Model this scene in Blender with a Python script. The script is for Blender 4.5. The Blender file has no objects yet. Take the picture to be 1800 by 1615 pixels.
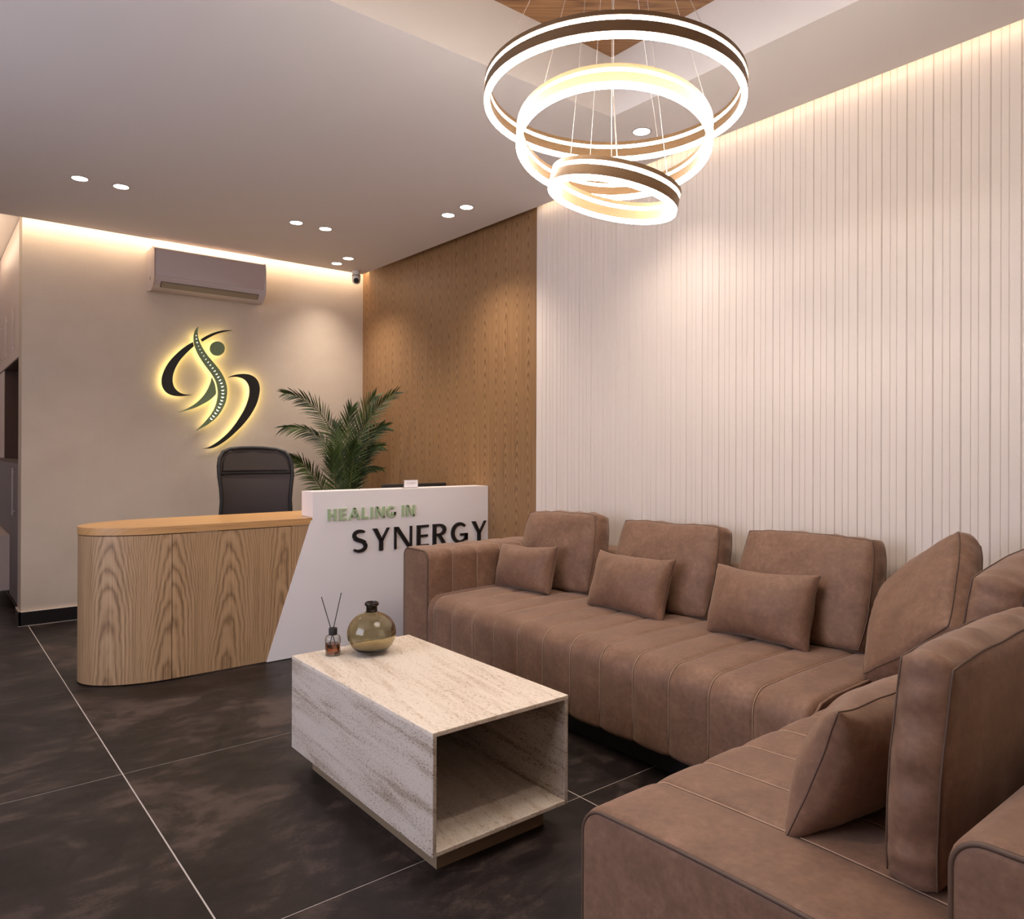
import bpy, bmesh, math, random
from mathutils import Vector, Matrix, noise
R = math.radians
PI = math.pi
scene = bpy.context.scene
COL = scene.collection

# ------------------------------------------------------------------ camera
CAM_H = 1.2124
F_PX, C_X, C_Y = 1299.08, 914.75, 787.3
YAW, PITCH, ROLL = 0.686524, 0.0019459, 0.00344665
fw = Vector((math.sin(YAW), math.cos(YAW), 0)); rt = Vector((math.cos(YAW), -math.sin(YAW), 0)); up = Vector((0, 0, 1))
fw2 = fw * math.cos(PITCH) + up * math.sin(PITCH); up2 = -fw * math.sin(PITCH) + up * math.cos(PITCH)
r3 = rt * math.cos(ROLL) + up2 * math.sin(ROLL); u3 = -rt * math.sin(ROLL) + up2 * math.cos(ROLL)
cd = bpy.data.cameras.new('camera'); cam = bpy.data.objects.new('camera', cd); COL.objects.link(cam)
m = Matrix((r3, u3, -fw2)).transposed().to_4x4(); m.translation = (0, 0, CAM_H); cam.matrix_world = m
cd.sensor_width = 36; cd.lens = F_PX / 1800 * 36
cd.shift_x = (900 - C_X) / 1800; cd.shift_y = (C_Y - 807.5) / 1800
cd.clip_start = 0.02
scene.camera = cam

# ------------------------------------------------------------------ world (daylight through the opening added in the left wall) and exposure
W = bpy.data.worlds.new('world'); scene.world = W; W.use_nodes = True
bgn = W.node_tree.nodes['Background']; bgn.inputs[0].default_value = (0.76, 0.80, 1.0, 1); bgn.inputs[1].default_value = 4.4
scene.view_settings.view_transform = 'Standard'; scene.view_settings.look = 'None'
scene.view_settings.gamma = 1; scene.view_settings.use_curve_mapping = False
scene.view_settings.exposure = 0.44
scene.cycles.use_denoising = True
scene.cycles.max_bounces = 8; scene.cycles.diffuse_bounces = 3; scene.cycles.glossy_bounces = 3; scene.cycles.adaptive_threshold = 0.03
scene.cycles.transmission_bounces = 8; scene.cycles.transparent_max_bounces = 12
scene.cycles.sample_clamp_indirect = 6; scene.cycles.caustics_reflective = False; scene.cycles.caustics_refractive = False
LED_WARM = (1.0, 0.78, 0.56)
LAMP = (1.0, 0.88, 0.76)
RING_STRENGTH = 36.0
SPOT_POWER = 34.0
COVE_BACK, COVE_RIGHT = 2.3, 0.42     # watts per metre
HALO = 4.5

def area_strip(name, loc, rot, sx, sy, power, color):
    l = bpy.data.lights.new(name, 'AREA'); l.shape = 'RECTANGLE'; l.size = sx; l.size_y = sy; l.energy = power; l.color = color
    o = bpy.data.objects.new(name, l); COL.objects.link(o); o.location = loc; o.rotation_euler = rot
    return o
# LED strips lying in the ceiling coves, aimed at the walls
area_strip('led_strip_back', (1.05, 5.925, 2.79), (R(58), 0, 0), 5.3, 0.03, COVE_BACK * 5.3, LED_WARM)
area_strip('led_strip_right', (3.052, 1.65, 2.785), (0, R(-50), 0), 0.03, 3.9, COVE_RIGHT * 3.9, LED_WARM)

area_strip('added_strip_passage', (0.40, 7.1, 2.80), (0, R(-70), 0), 0.03, 1.6, 1.1 * 1.6, LED_WARM)  # unseen strip added to brighten the passage cabinets
# ------------------------------------------------------------------ helpers
ROOT = {}
def link(o, parent=None, base=(0, 0, 0)):
    COL.objects.link(o)
    if parent is not None:
        o.parent = parent; ROOT[o.name] = ROOT[parent.name]
    else:
        o.location = base; ROOT[o.name] = Vector(base)
    return o
def tag(o, label=None, cat=None, group=None, kind=None):
    for k, v in (('label', label), ('category', cat), ('group', group), ('kind', kind)):
        if v: o[k] = v
    return o
def empty(name, base, label, cat, group=None):
    o = bpy.data.objects.new(name, None); o.empty_display_size = 0.1
    link(o, None, base); tag(o, label, cat, group); return o
def mesh_obj(name, verts, faces, mat, parent=None, base=None, uvs=None, smooth=False, local=False, angle=None):
    """verts in world coordinates (or local=True); stored relative to the thing's base"""
    if parent is not None: b = ROOT[parent.name]
    else: b = Vector(base if base is not None else (0, 0, 0))
    me = bpy.data.meshes.new(name)
    vv = [tuple(Vector(v)) if local else tuple(Vector(v) - b) for v in verts]
    me.from_pydata(vv, [], faces)
    me.update()
    if uvs:
        uvl = me.uv_layers.new(name='UVMap')
        for lp in me.loops: uvl.data[lp.index].uv = uvs[lp.vertex_index]
    if smooth:
        for p in me.polygons: p.use_smooth = True
        if angle is not None:
            try: me.set_sharp_from_angle(angle=R(angle))
            except Exception: pass
    if mat is not None: me.materials.append(MAT[mat])
    o = bpy.data.objects.new(name, me)
    link(o, parent, tuple(b)); return o
class MB:
    """collects simple solids into one mesh"""
    def __init__(s): s.v = []; s.f = []; s.uv = []
    def add(s, verts, faces, uv=None):
        n = len(s.v); s.v += [Vector(v) for v in verts]; s.f += [tuple(i + n for i in f) for f in faces]
        s.uv += uv if uv else [(0, 0)] * len(verts)
    def box(s, a, b, bev=0.0, seg=2, uvf=None):
        bm = bmesh.new()
        x0, y0, z0 = [min(a[i], b[i]) for i in range(3)]; x1, y1, z1 = [max(a[i], b[i]) for i in range(3)]
        vs = [bm.verts.new(p) for p in ((x0, y0, z0), (x1, y0, z0), (x1, y1, z0), (x0, y1, z0), (x0, y0, z1), (x1, y0, z1), (x1, y1, z1), (x0, y1, z1))]
        for f in ((0, 3, 2, 1), (4, 5, 6, 7), (0, 1, 5, 4), (1, 2, 6, 5), (2, 3, 7, 6), (3, 0, 4, 7)): bm.faces.new([vs[i] for i in f])
        if bev > 0: bmesh.ops.bevel(bm, geom=bm.edges[:], offset=bev, segments=seg, affect='EDGES', profile=0.5)
        s.bm(bm, uvf)
    def bm(s, bm, uvf=None):
        bm.verts.index_update()
        v = [x.co.copy() for x in bm.verts]; f = [[q.index for q in p.verts] for p in bm.faces]
        s.add(v, f, [uvf(x) for x in v] if uvf else None); bm.free()
    def tube(s, pts, r, n=8, closed=False, cap=True):
        pts = [Vector(p) for p in pts]; N = len(pts); rr = r if isinstance(r, (list, tuple)) else [r] * N
        tang = []
        for i in range(N):
            a = pts[i - 1] if (i > 0 or closed) else pts[i]; b = pts[(i + 1) % N] if (i < N - 1 or closed) else pts[i]
            t = (b - a); tang.append(t.normalized() if t.length > 1e-9 else Vector((0, 0, 1)))
        nrm = tang[0].orthogonal().normalized(); V = []; Fc = []
        for i in range(N):
            nrm = (nrm - tang[i] * nrm.dot(tang[i]))
            nrm = nrm.normalized() if nrm.length > 1e-6 else tang[i].orthogonal().normalized()
            bn = tang[i].cross(nrm)
            for k in range(n):
                a = 2 * PI * k / n; V.append(pts[i] + (nrm * math.cos(a) + bn * math.sin(a)) * rr[i])
        for i in range(N if closed else N - 1):
            j = (i + 1) % N
            for k in range(n):
                l = (k + 1) % n; Fc.append((i * n + k, i * n + l, j * n + l, j * n + k))
        if cap and not closed:
            Fc.append(tuple(range(n))[::-1]); Fc.append(tuple((N - 1) * n + k for k in range(n)))
        s.add(V, Fc)
    def lathe(s, prof, c=(0, 0, 0), n=32, close=False, mtx=None):
        """profile of (radius, z)"""
        V = []; Fc = []; c = Vector(c); P = len(prof)
        for (r, z) in prof:
            for k in range(n):
                a = 2 * PI * k / n; p = Vector((r * math.cos(a), r * math.sin(a), z))
                if mtx is not None: p = mtx @ p
                V.append(p + c)
        for i in range(P if close else P - 1):
            j = (i + 1) % P
            for k in range(n):
                l = (k + 1) % n; Fc.append((i * n + k, i * n + l, j * n + l, j * n + k))
        if not close:
            if prof[0][0] > 1e-6: Fc.append(tuple(range(n))[::-1])
            if prof[-1][0] > 1e-6: Fc.append(tuple((P - 1) * n + k for k in range(n)))
        s.add(V, Fc)
    def prism(s, poly, f0, f1):
        """poly: 2D points, f0/f1 map a 2D point to the two end faces"""
        n = len(poly); V = [f0(p) for p in poly] + [f1(p) for p in poly]
        Fc = [tuple(range(n)), tuple(range(2 * n - 1, n - 1, -1))] + [((i + 1) % n, i, n + i, n + (i + 1) % n) for i in range(n)]
        s.add(V, Fc)
    def build(s, name, mat, parent=None, base=None, smooth=False, uv=False, local=False, angle=None):
        return mesh_obj(name, s.v, s.f, mat, parent, base, s.uv if uv else None, smooth, local, angle)

# ------------------------------------------------------------------ materials
MAT = {}
def srgb(r, g, b):
    f = lambda c: (c / 255 / 12.92) if c / 255 <= 0.04045 else ((c / 255 + 0.055) / 1.055) ** 2.4
    return (f(r), f(g), f(b), 1)
class NT:
    def __init__(s, name):
        s.m = bpy.data.materials.new(name); s.m.use_nodes = True; s.t = s.m.node_tree; s.p = s.t.nodes['Principled BSDF']; s.out = s.t.nodes['Material Output']; MAT[name] = s.m
    def n(s, typ, **kw):
        nd = s.t.nodes.new(typ)
        for k, v in kw.items():
            if k.startswith('i_'):
                key = k[2:]; key = int(key) if key.isdigit() else key.replace('_', ' ')
                nd.inputs[key].default_value = v
            else: setattr(nd, k, v)
        return nd
    def l(s, a, b): s.t.links.new(a, b)
    def setp(s, **kw):
        for k, v in kw.items(): s.p.inputs[k.replace('_', ' ')].default_value = v
    def coord(s, kind='Object', scale=(1, 1, 1), rot=(0, 0, 0)):
        tc = s.n('ShaderNodeTexCoord'); mp = s.n('ShaderNodeMapping'); mp.inputs['Scale'].default_value = scale; mp.inputs['Rotation'].default_value = rot
        s.l(tc.outputs[kind], mp.inputs[0]); return mp.outputs[0]
    def noise(s, vec, scale, detail=4, rough=0.55, dist=0.0):
        nd = s.n('ShaderNodeTexNoise'); nd.inputs['Scale'].default_value = scale; nd.inputs['Detail'].default_value = detail; nd.inputs['Roughness'].default_value = rough; nd.inputs['Distortion'].default_value = dist
        s.l(vec, nd.inputs['Vector']); return nd.outputs['Fac']
    def ramp(s, fac, stops, interp='LINEAR'):
        nd = s.n('ShaderNodeValToRGB'); cr = nd.color_ramp; cr.interpolation = interp
        while len(cr.elements) < len(stops): cr.elements.new(0.5)
        for e, (p, c) in zip(cr.elements, stops): e.position = p; e.color = c if len(c) == 4 else (*c, 1)
        s.l(fac, nd.inputs[0]); return nd.outputs[0]
    def math(s, op, a, b=None, c=None):
        nd = s.n('ShaderNodeMath', operation=op)
        for i, x in enumerate((a, b, c)):
            if x is None: continue
            if isinstance(x, (int, float)): nd.inputs[i].default_value = x
            else: s.l(x, nd.inputs[i])
        return nd.outputs[0]
    def mix(s, fac, a, b, blend='MIX'):
        nd = s.n('ShaderNodeMix', data_type='RGBA', blend_type=blend)
        for i, x in ((0, fac), (6, a), (7, b)):
            if isinstance(x, (int, float)): nd.inputs[i].default_value = x
            elif isinstance(x, tuple): nd.inputs[i].default_value = x
            else: s.l(x, nd.inputs[i])
        return nd.outputs[2]
    def bump(s, h, strength=0.2, dist=0.01):
        nd = s.n('ShaderNodeBump'); nd.inputs['Strength'].default_value = strength; nd.inputs['Distance'].default_value = dist
        s.l(h, nd.inputs['Height']); s.l(nd.outputs[0], s.p.inputs['Normal'])
    def base(s, col): s.l(col, s.p.inputs['Base Color'])
def plain(name, col, rough=0.5, metal=0.0, spec=0.5, **kw):
    t = NT(name); t.setp(Base_Color=col, Roughness=rough, Metallic=metal); t.p.inputs['Specular IOR Level'].default_value = spec
    for k, v in kw.items(): t.p.inputs[k.replace('_', ' ')].default_value = v
    return t
def emit(name, col, strength):
    t = NT(name); t.setp(Base_Color=(1, 1, 1, 1)); t.p.inputs['Emission Color'].default_value = (*col, 1); t.p.inputs['Emission Strength'].default_value = strength
    return t

# plaster of the back wall: trowelled
t = NT('plaster'); c = t.coord(); n1 = t.noise(c, 2.2, 5, 0.6, 0.4); n2 = t.noise(c, 130, 3, 0.6)
t.base(t.ramp(n1, [(0.3, srgb(196, 178, 160)), (0.7, srgb(206, 189, 171))])); t.setp(Roughness=0.75)
cm = t.coord(scale=(1.0, 1.0, 3.0), rot=(0, 0.6, 0)); n3 = t.noise(cm, 7, 5, 0.65, 2.2)
ridge = t.ramp(n3, [(0.53, (0, 0, 0)), (0.565, (1, 1, 1)), (0.6, (0.2, 0.2, 0.2)), (0.75, (0, 0, 0))])
t.bump(t.math('ADD', t.math('MULTIPLY', n2, 0.25), t.math('MULTIPLY', ridge, 0.9)), 0.16, 0.006)
t = NT('ceiling_paint'); t.setp(Base_Color=srgb(222, 214, 210), Roughness=0.8); c = t.coord(); t.bump(t.noise(c, 160, 3), 0.06, 0.003)
t = NT('recess_paint'); t.setp(Base_Color=srgb(226, 219, 214), Roughness=0.8)
t = NT('slat_paint'); t.setp(Base_Color=srgb(226, 212, 200), Roughness=0.55); c = t.coord(); t.bump(t.noise(c, 240, 2), 0.03, 0.002)
t = NT('wall_paint'); t.setp(Base_Color=srgb(214, 200, 186), Roughness=0.8)
# floor tile
t = NT('floor_tile'); c = t.coord(); n1 = t.noise(c, 2.0, 6, 0.66, 0.6); n2 = t.noise(t.coord(scale=(1, 2.4, 1), rot=(0, 0, 0.4)), 7, 7, 0.7, 0.4); n3 = t.noise(c, 90, 3, 0.7)
mm = t.math('ADD', t.math('MULTIPLY', n1, 0.62), t.math('ADD', t.math('MULTIPLY', n2, 0.28), t.math('MULTIPLY', n3, 0.10)))
t.base(t.ramp(mm, [(0.43, srgb(29, 23, 22)), (0.5, srgb(41, 33, 31)), (0.58, srgb(74, 61, 55))]))
t.l(t.ramp(n2, [(0.3, (0.36,) * 3), (0.7, (0.5,) * 3)]), t.p.inputs['Roughness']); t.bump(n3, 0.08, 0.002); t.p.inputs['Specular IOR Level'].default_value = 0.3
plain('grout', srgb(186, 176, 168), 0.85)
plain('black_tile', srgb(32, 29, 29), 0.3)
plain('cream_edge', srgb(226, 208, 190), 0.5)
# oak veneers: u across the grain, v along it, both in metres
def oak(name, w, K, F1, light, mid, dark, rough=0.5, wob=0.6, core=0.22, midamp=0.5, ringmix=0.5):
    t = NT(name); uv = t.coord('UV'); sp = t.n('ShaderNodeSeparateXYZ'); t.l(uv, sp.inputs[0]); u, v = sp.outputs[0], sp.outputs[1]
    def tex(sx, sy, detail, rough_=0.55, loc=(0, 0, 0)):
        mp = t.n('ShaderNodeMapping'); mp.inputs['Scale'].default_value = (sx, sy, 1); mp.inputs['Location'].default_value = loc; t.l(uv, mp.inputs[0]); return t.noise(mp.outputs[0], 1.0, detail, rough_)
    low, midn, wobn = tex(2.2 / w * 0.12, 0.9, 1), tex(3.4 / w, 5.5, 2), tex(0.45 / w, 0.9, 1, 0.5, (3.1, 7.7, 0))
    uu = t.math('ADD', u, t.math('MULTIPLY', t.math('SUBTRACT', wobn, 0.5), w * 0.7))
    loc = t.math('SUBTRACT', t.math('FRACT', t.math('DIVIDE', uu, w)), 0.5)
    l2 = t.math('MULTIPLY', loc, loc)
    f = t.math('ADD', t.math('ADD', t.math('MULTIPLY', v, F1), t.math('MULTIPLY', l2, K)), t.math('ADD', t.math('MULTIPLY', low, wob * 6), t.math('MULTIPLY', midn, midamp * 2)))
    ring = t.math('ADD', t.math('MULTIPLY', t.math('SINE', t.math('MULTIPLY', f, 2 * PI)), 0.5), 0.5)
    ring = t.math('POWER', ring, 0.6)
    amp = t.math('ADD', 0.25, t.math('MULTIPLY', t.math('EXPONENT', t.math('MULTIPLY', l2, -1 / (core * core))), 0.75))
    fn, fn2 = tex(520, 7, 2, 0.6), tex(130, 1.3, 2, 0.6)
    fib = t.math('ADD', t.math('MULTIPLY', fn, 0.45), t.math('MULTIPLY', fn2, 0.55))
    rr = t.math('MULTIPLY', t.math('SUBTRACT', ring, 0.62), t.math('MULTIPLY', amp, ringmix))
    val = t.math('ADD', t.math('ADD', 0.55, rr), t.math('MULTIPLY', t.math('SUBTRACT', fib, 0.5), 1.5))
    t.base(t.ramp(val, [(0.22, dark), (0.5, mid), (0.8, light)])); t.setp(Roughness=rough); t.bump(val, 0.06, 0.002)
oak('oak_wall', 0.118, 34, 13.0, srgb(158, 121, 83), srgb(140, 104, 69), srgb(108, 77, 48), 0.45, 0.6, 0.20, 0.5, 0.5)
oak('oak_desk', 0.29, 30, 5.5, srgb(192, 157, 119), srgb(172, 137, 100), srgb(126, 95, 66), 0.5, 0.9, 0.42, 0.8, 0.42)
oak('oak_top', 0.16, 10, 2.0, srgb(208, 162, 108), srgb(198, 150, 97), srgb(176, 128, 80), 0.38, 0.4, 0.3, 0.2, 0.25)
oak('oak_recess', 0.22, 20, 4.0, srgb(172, 128, 86), srgb(150, 107, 68), srgb(116, 80, 50), 0.5, 0.5, 0.4, 0.5, 0.4)
plain('white_lacquer', srgb(246, 240, 240), 0.3)
plain('letter_green', srgb(172, 192, 152), 0.45)
plain('letter_black', srgb(26, 24, 27), 0.35)
plain('sign_black', srgb(15, 12, 10), 0.5)
plain('sign_green', srgb(122, 140, 100), 0.5)
emit('sign_halo', (1.0, 0.84, 0.30), HALO)
emit('sign_window', (1.0, 0.97, 0.85), 1.1)
# travertine
def travertine(name, a, m_, b, d, rot, strk, pits):
    t = NT(name); c = t.coord(scale=(1, 1, 1), rot=rot)
    def tex(sc, detail, rg, dist=0.0):
        mp = t.n('ShaderNodeMapping'); mp.inputs['Scale'].default_value = sc; t.l(c, mp.inputs[0]); return t.noise(mp.outputs[0], 1.0, detail, rg, dist)
    n1 = tex(strk, 5, 0.6, 0.6); n2 = tex(pits, 3, 0.6); n3 = t.noise(c, 210, 2, 0.6)
    vv = t.math('ADD', t.math('MULTIPLY', n1, 0.75), t.math('MULTIPLY', n3, 0.25))
    col = t.ramp(vv, [(0.40, b), (0.47, m_), (0.56, a)])
    pit = t.math('MULTIPLY', t.ramp(n2, [(0.36, (1, 1, 1)), (0.45, (0, 0, 0))]), t.ramp(n1, [(0.40, (1, 1, 1)), (0.60, (0.3,) * 3)]))
    t.base(t.mix(pit, col, d)); t.setp(Roughness=0.5); t.bump(t.math('SUBTRACT', t.math('MULTIPLY', vv, 0.3), pit), 0.35, 0.003)
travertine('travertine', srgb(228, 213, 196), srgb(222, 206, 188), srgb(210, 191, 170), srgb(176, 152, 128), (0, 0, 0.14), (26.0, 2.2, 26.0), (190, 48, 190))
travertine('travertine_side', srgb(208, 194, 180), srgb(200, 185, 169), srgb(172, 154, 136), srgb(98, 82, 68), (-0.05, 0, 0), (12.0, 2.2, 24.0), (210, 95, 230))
plain('shaded_plinth', srgb(132, 112, 88), 0.6)  # shade under the table box put into the stone colour
# sofa upholstery
t = NT('leather'); c = t.coord(); n1 = t.noise(c, 9, 6, 0.65, 0.3); n2 = t.noise(c, 420, 3, 0.6); n3 = t.noise(c, 60, 4, 0.6)
t.base(t.ramp(t.math('ADD', t.math('MULTIPLY', n1, 0.6), t.math('MULTIPLY', n3, 0.4)), [(0.34, srgb(103, 73, 56)), (0.52, srgb(121, 88, 68)), (0.68, srgb(140, 105, 83))]))
t.setp(Roughness=0.62); t.p.inputs['Specular IOR Level'].default_value = 0.4
t.p.inputs['Sheen Weight'].default_value = 0.25; t.p.inputs['Sheen Roughness'].default_value = 0.5; t.p.inputs['Sheen Tint'].default_value = (1.0, 0.80, 0.64, 1)
t.bump(t.math('ADD', t.math('MULTIPLY', n2, 0.5), t.math('MULTIPLY', n3, 0.5)), 0.12, 0.002)
plain('piping', srgb(90, 67, 53), 0.6)
plain('thread', srgb(182, 150, 124), 0.7)
plain('black_base', srgb(20, 18, 18), 0.6)
# lights
emit('ring_led', (1.0, 0.92, 0.82), RING_STRENGTH)
emit('lens_led', (1.0, 0.95, 0.90), 9.0)
plain('bronze', srgb(122, 94, 66), 0.42, 0.6)
plain('wire', srgb(190, 180, 172), 0.4, 0.6)
plain('trim_grey', srgb(150, 138, 130), 0.5)
# glass
t = NT('smoked_glass'); t.setp(Base_Color=srgb(217, 208, 180), Roughness=0.02, IOR=1.45); t.p.inputs['Transmission Weight'].default_value = 1.0
t = NT('dark_glass'); t.setp(Base_Color=srgb(58, 46, 34), Roughness=0.04, IOR=1.45); t.p.inputs['Transmission Weight'].default_value = 0.75
t = NT('clear_glass'); t.setp(Base_Color=(0.96, 0.96, 0.95, 1), Roughness=0.01, IOR=1.45); t.p.inputs['Transmission Weight'].default_value = 1.0
t = NT('amber_oil'); t.setp(Base_Color=srgb(196, 112, 62), Roughness=0.02, IOR=1.36); t.p.inputs['Transmission Weight'].default_value = 0.85
t = NT('acrylic'); t.setp(Base_Color=(0.95, 0.95, 0.95, 1), Roughness=0.03, IOR=1.3); t.p.inputs['Transmission Weight'].default_value = 0.9
plain('card', srgb(232, 226, 228), 0.5); plain('card_print', srgb(176, 170, 170), 0.6)
plain('black_plastic', srgb(26, 23, 22), 0.6); plain('screen', srgb(10, 10, 12), 0.15)
t = NT('chair_mesh'); c = t.coord(); ck = t.n('ShaderNodeTexChecker'); ck.inputs['Scale'].default_value = 260; t.l(c, ck.inputs['Vector'])
t.base(t.mix(ck.outputs['Fac'], srgb(58, 50, 49), srgb(70, 61, 60))); t.setp(Roughness=0.85)
plain('chair_pad', srgb(54, 45, 42), 0.8)
plain('ac_plastic', srgb(186, 170, 166), 0.22); plain('ac_dark', srgb(80, 70, 58), 0.4); plain('ac_louver', srgb(150, 134, 114), 0.3)
plain('white_plastic', srgb(225, 218, 212), 0.35)
t = NT('palm_leaf'); c = t.coord(); n1 = t.noise(c, 6, 3); t.base(t.ramp(n1, [(0.35, srgb(24, 40, 12)), (0.65, srgb(62, 82, 26))])); t.setp(Roughness=0.62)
plain('palm_stem', srgb(84, 92, 48), 0.55); plain('pot', srgb(196, 186, 176), 0.5); plain('soil', srgb(48, 36, 28), 0.9)
plain('cabinet_white', srgb(214, 194, 184), 0.45); plain('cabinet_shaded', srgb(116, 104, 108), 0.5); plain('handle', srgb(196, 182, 176), 0.35, 0.3); plain('niche', srgb(84, 58, 46), 0.55)  # lower cabinet doors: shading painted in as a darker tone

# ------------------------------------------------------------------ setting
XW, YB, XL = 3.12, 6.03, 0.56       # right wall, back wall, left end of the back wall
ZC, ZU, ZR = 2.745, 2.86, 3.02      # lowered ceiling, cove ceiling, recess ceiling
GX, GY = 3.036, 5.90                # edges of the lowered slab
def struct(mb, name, mat, **kw):
    o = mb.build(name, mat, base=kw.pop('base', (0, 0, 0)), **kw); o['kind'] = 'structure'; return o
# floor: grout bed with tiles
b = MB(); b.box((-1.7, -0.42, -0.12), (3.3, 8.6, -0.0007)); floor = struct(b, 'floor', 'grout')
tx0, ty0, TS = 0.6033, 4.2642, 1.2
tile_me = {}
def tile(x0, y0, x1, y1, gx=0.0023, gy=0.0013):
    key = (round(x1 - x0, 4), round(y1 - y0, 4))
    cx, cy = (x0 + x1) / 2, (y0 + y1) / 2
    if key in tile_me:
        o = bpy.data.objects.new('tile', tile_me[key]); link(o, floor)
    else:
        q = MB(); hx, hy = (x1 - x0) / 2 - gx, (y1 - y0) / 2 - gy
        q.box((-hx, -hy, -0.012), (hx, hy, 0), 0.0005, 1); o = q.build('tile', 'floor_tile', floor, local=True); tile_me[key] = o.data
    o.location = (cx, cy, 0)
for i in range(-2, 3):
    for j in range(-5, 4):
        x0, x1 = max(tx0 + i * TS, -1.7), min(tx0 + (i + 1) * TS, XW + 0.02); y0, y1 = max(ty0 + j * TS, -0.42), min(ty0 + (j + 1) * TS, 8.6)
        if x1 - x0 > 0.02 and y1 - y0 > 0.02: tile(x0, y0, x1, y1)
# back wall
b = MB(); b.box((XL, YB, 0), (XW + 0.2, YB + 0.2, 3.0)); wall_back = struct(b, 'wall_back', 'plaster')
b = MB(); b.box((XL - 0.012, YB - 0.012, 0), (XW, YB + 0.001, 0.095), 0.001, 1); b.box((XL - 0.012, YB - 0.012, 0), (XL + 0.001, YB + 0.2, 0.095), 0.001, 1)
bb = struct(b, 'baseboard_back', 'black_tile')
b = MB(); b.box((XL - 0.013, YB - 0.013, 0.095), (XW, YB - 0.0005, 0.1)); b.box((XL - 0.013, YB - 0.013, 0.095), (XL, YB + 0.2, 0.1)); b.build('edge_trim', 'cream_edge', bb)
b = MB(); b.box((XL - 0.0135, YB - 0.0135, 0.0), (XW, YB - 0.0005, 0.003)); b.build('grout_line', 'grout', bb)
# right wall with oak veneer and fluted slats
b = MB(); b.box((XW, -0.42, 0), (XW + 0.2, YB + 0.2, 3.0)); wall_right = struct(b, 'wall_right', 'wall_paint')
b = MB(); b.box((XW - 0.012, 3.635, 0), (XW, YB, ZU), 0.0, uvf=lambda v: (v.y, v.z)); b.build('wood_panel', 'oak_wall', wall_right, uv=True)
b = MB(); b.box((XW - 0.0103, -0.42, 0), (XW, 3.632, ZU)); b.build('panel_backing', 'slat_paint', wall_right)
slat_me = {}
SL_Z0, SL_Z1 = 0.0, ZU - 0.002
# deep groove pair, then a shallow double line, in every 10 cm module of the panel
def slat(ya, yb, kind):
    key = (round(yb - ya, 4), kind)
    if key in slat_me:
        o = bpy.data.objects.new('slat', slat_me[key]); link(o, wall_right)
    else:
        q = MB(); h = (yb - ya) / 2; d = -0.0125
        q.box((d, -h, SL_Z0), (-0.008, h, SL_Z1), 0.0012, 1)
        o = q.build('slat', 'slat_paint', wall_right, local=True); slat_me[key] = o.data
    o.location = (XW, (ya + yb) / 2, 0)
edges = []
yy = 1.591
while yy < 3.8: yy += 0.1005
while yy > -0.40:
    for d in (0.0, 0.0265, 0.0640):
        edges.append((yy - d, 0.0024 if d < 0.05 else 0.0013))
    edges.append((yy - 0.0665, 0.0010))
    yy -= 0.1005
edges = [e for e in edges if e[0] < 3.60]
prev = 3.632
for (ye, g) in edges:
    if prev - (ye + g / 2) > 0.0008:
        slat(ye + g / 2, prev, 0)
    prev = ye - g / 2
# other walls, out of the frame
b = MB()   # unseen window opening added for daylight between 1.3 and 3.5 m
for (y0, y1, z0, z1) in ((-0.62, 1.3, 0, 3.0), (3.5, 8.6, 0, 3.0), (1.3, 3.5, 0, 0.65), (1.3, 3.5, 2.70, 3.0)): b.box((-1.9, y0, z0), (-1.7, y1, z1))
struct(b, 'wall_left', 'wall_paint')
b = MB(); b.box((-1.7, -0.62, 0), (XW + 0.2, -0.42, 3.0)); struct(b, 'wall_front', 'wall_paint')
b = MB(); b.box((-1.7, 8.4, 0), (1.4, 8.6, 3.0)); struct(b, 'wall_rear', 'wall_paint')
# ceiling: lowered slab with square recess, cove ceiling above the gaps
RX0, RX1, RY0, RY1 = 0.84, 2.48, 0.79, 2.37
b = MB()
for (x0, x1, y0, y1) in ((-1.7, RX0, -0.42, GY), (RX1, GX, -0.42, GY), (RX0, RX1, -0.42, RY0), (RX0, RX1, RY1, GY)):
    b.box((x0, y0, ZC), (x1, y1, ZC + 0.04))
ceiling = struct(b, 'ceiling', 'ceiling_paint')
b = MB()
for (x0, x1, y0, y1) in ((RX0 - 0.06, RX0 + 0.001, RY0 - 0.06, RY1 + 0.06), (RX1 - 0.001, RX1 + 0.06, RY0 - 0.06, RY1 + 0.06), (RX0, RX1, RY0 - 0.06, RY0 + 0.001), (RX0, RX1, RY1 - 0.001, RY1 + 0.06)):
    b.box((x0, y0, ZC + 0.0003), (x1, y1, ZR))
b.build('recess_side', 'recess_paint', ceiling)
b = MB(); b.box((RX0 - 0.06, RY0 - 0.06, ZR), (RX1 + 0.06, RY1 + 0.06, ZR + 0.02), uvf=lambda v: (v.y * 0.8 + v.x * 0.6, v.x * 0.8 - v.y * 0.6)); b.build('recess_panel', 'oak_recess', ceiling, uv=True)
b = MB()
for (x0, x1, y0, y1) in ((-1.7, RX0 - 0.06, -0.62, 8.6), (RX1 + 0.06, XW + 0.2, -0.62, 8.6), (RX0 - 0.06, RX1 + 0.06, -0.62, RY0 - 0.06), (RX0 - 0.06, RX1 + 0.06, RY1 + 0.06, 8.6)):
    b.box((x0, y0, ZU), (x1, y1, ZU + 0.06))
b.build('cove_ceiling', 'recess_paint', ceiling)

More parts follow.
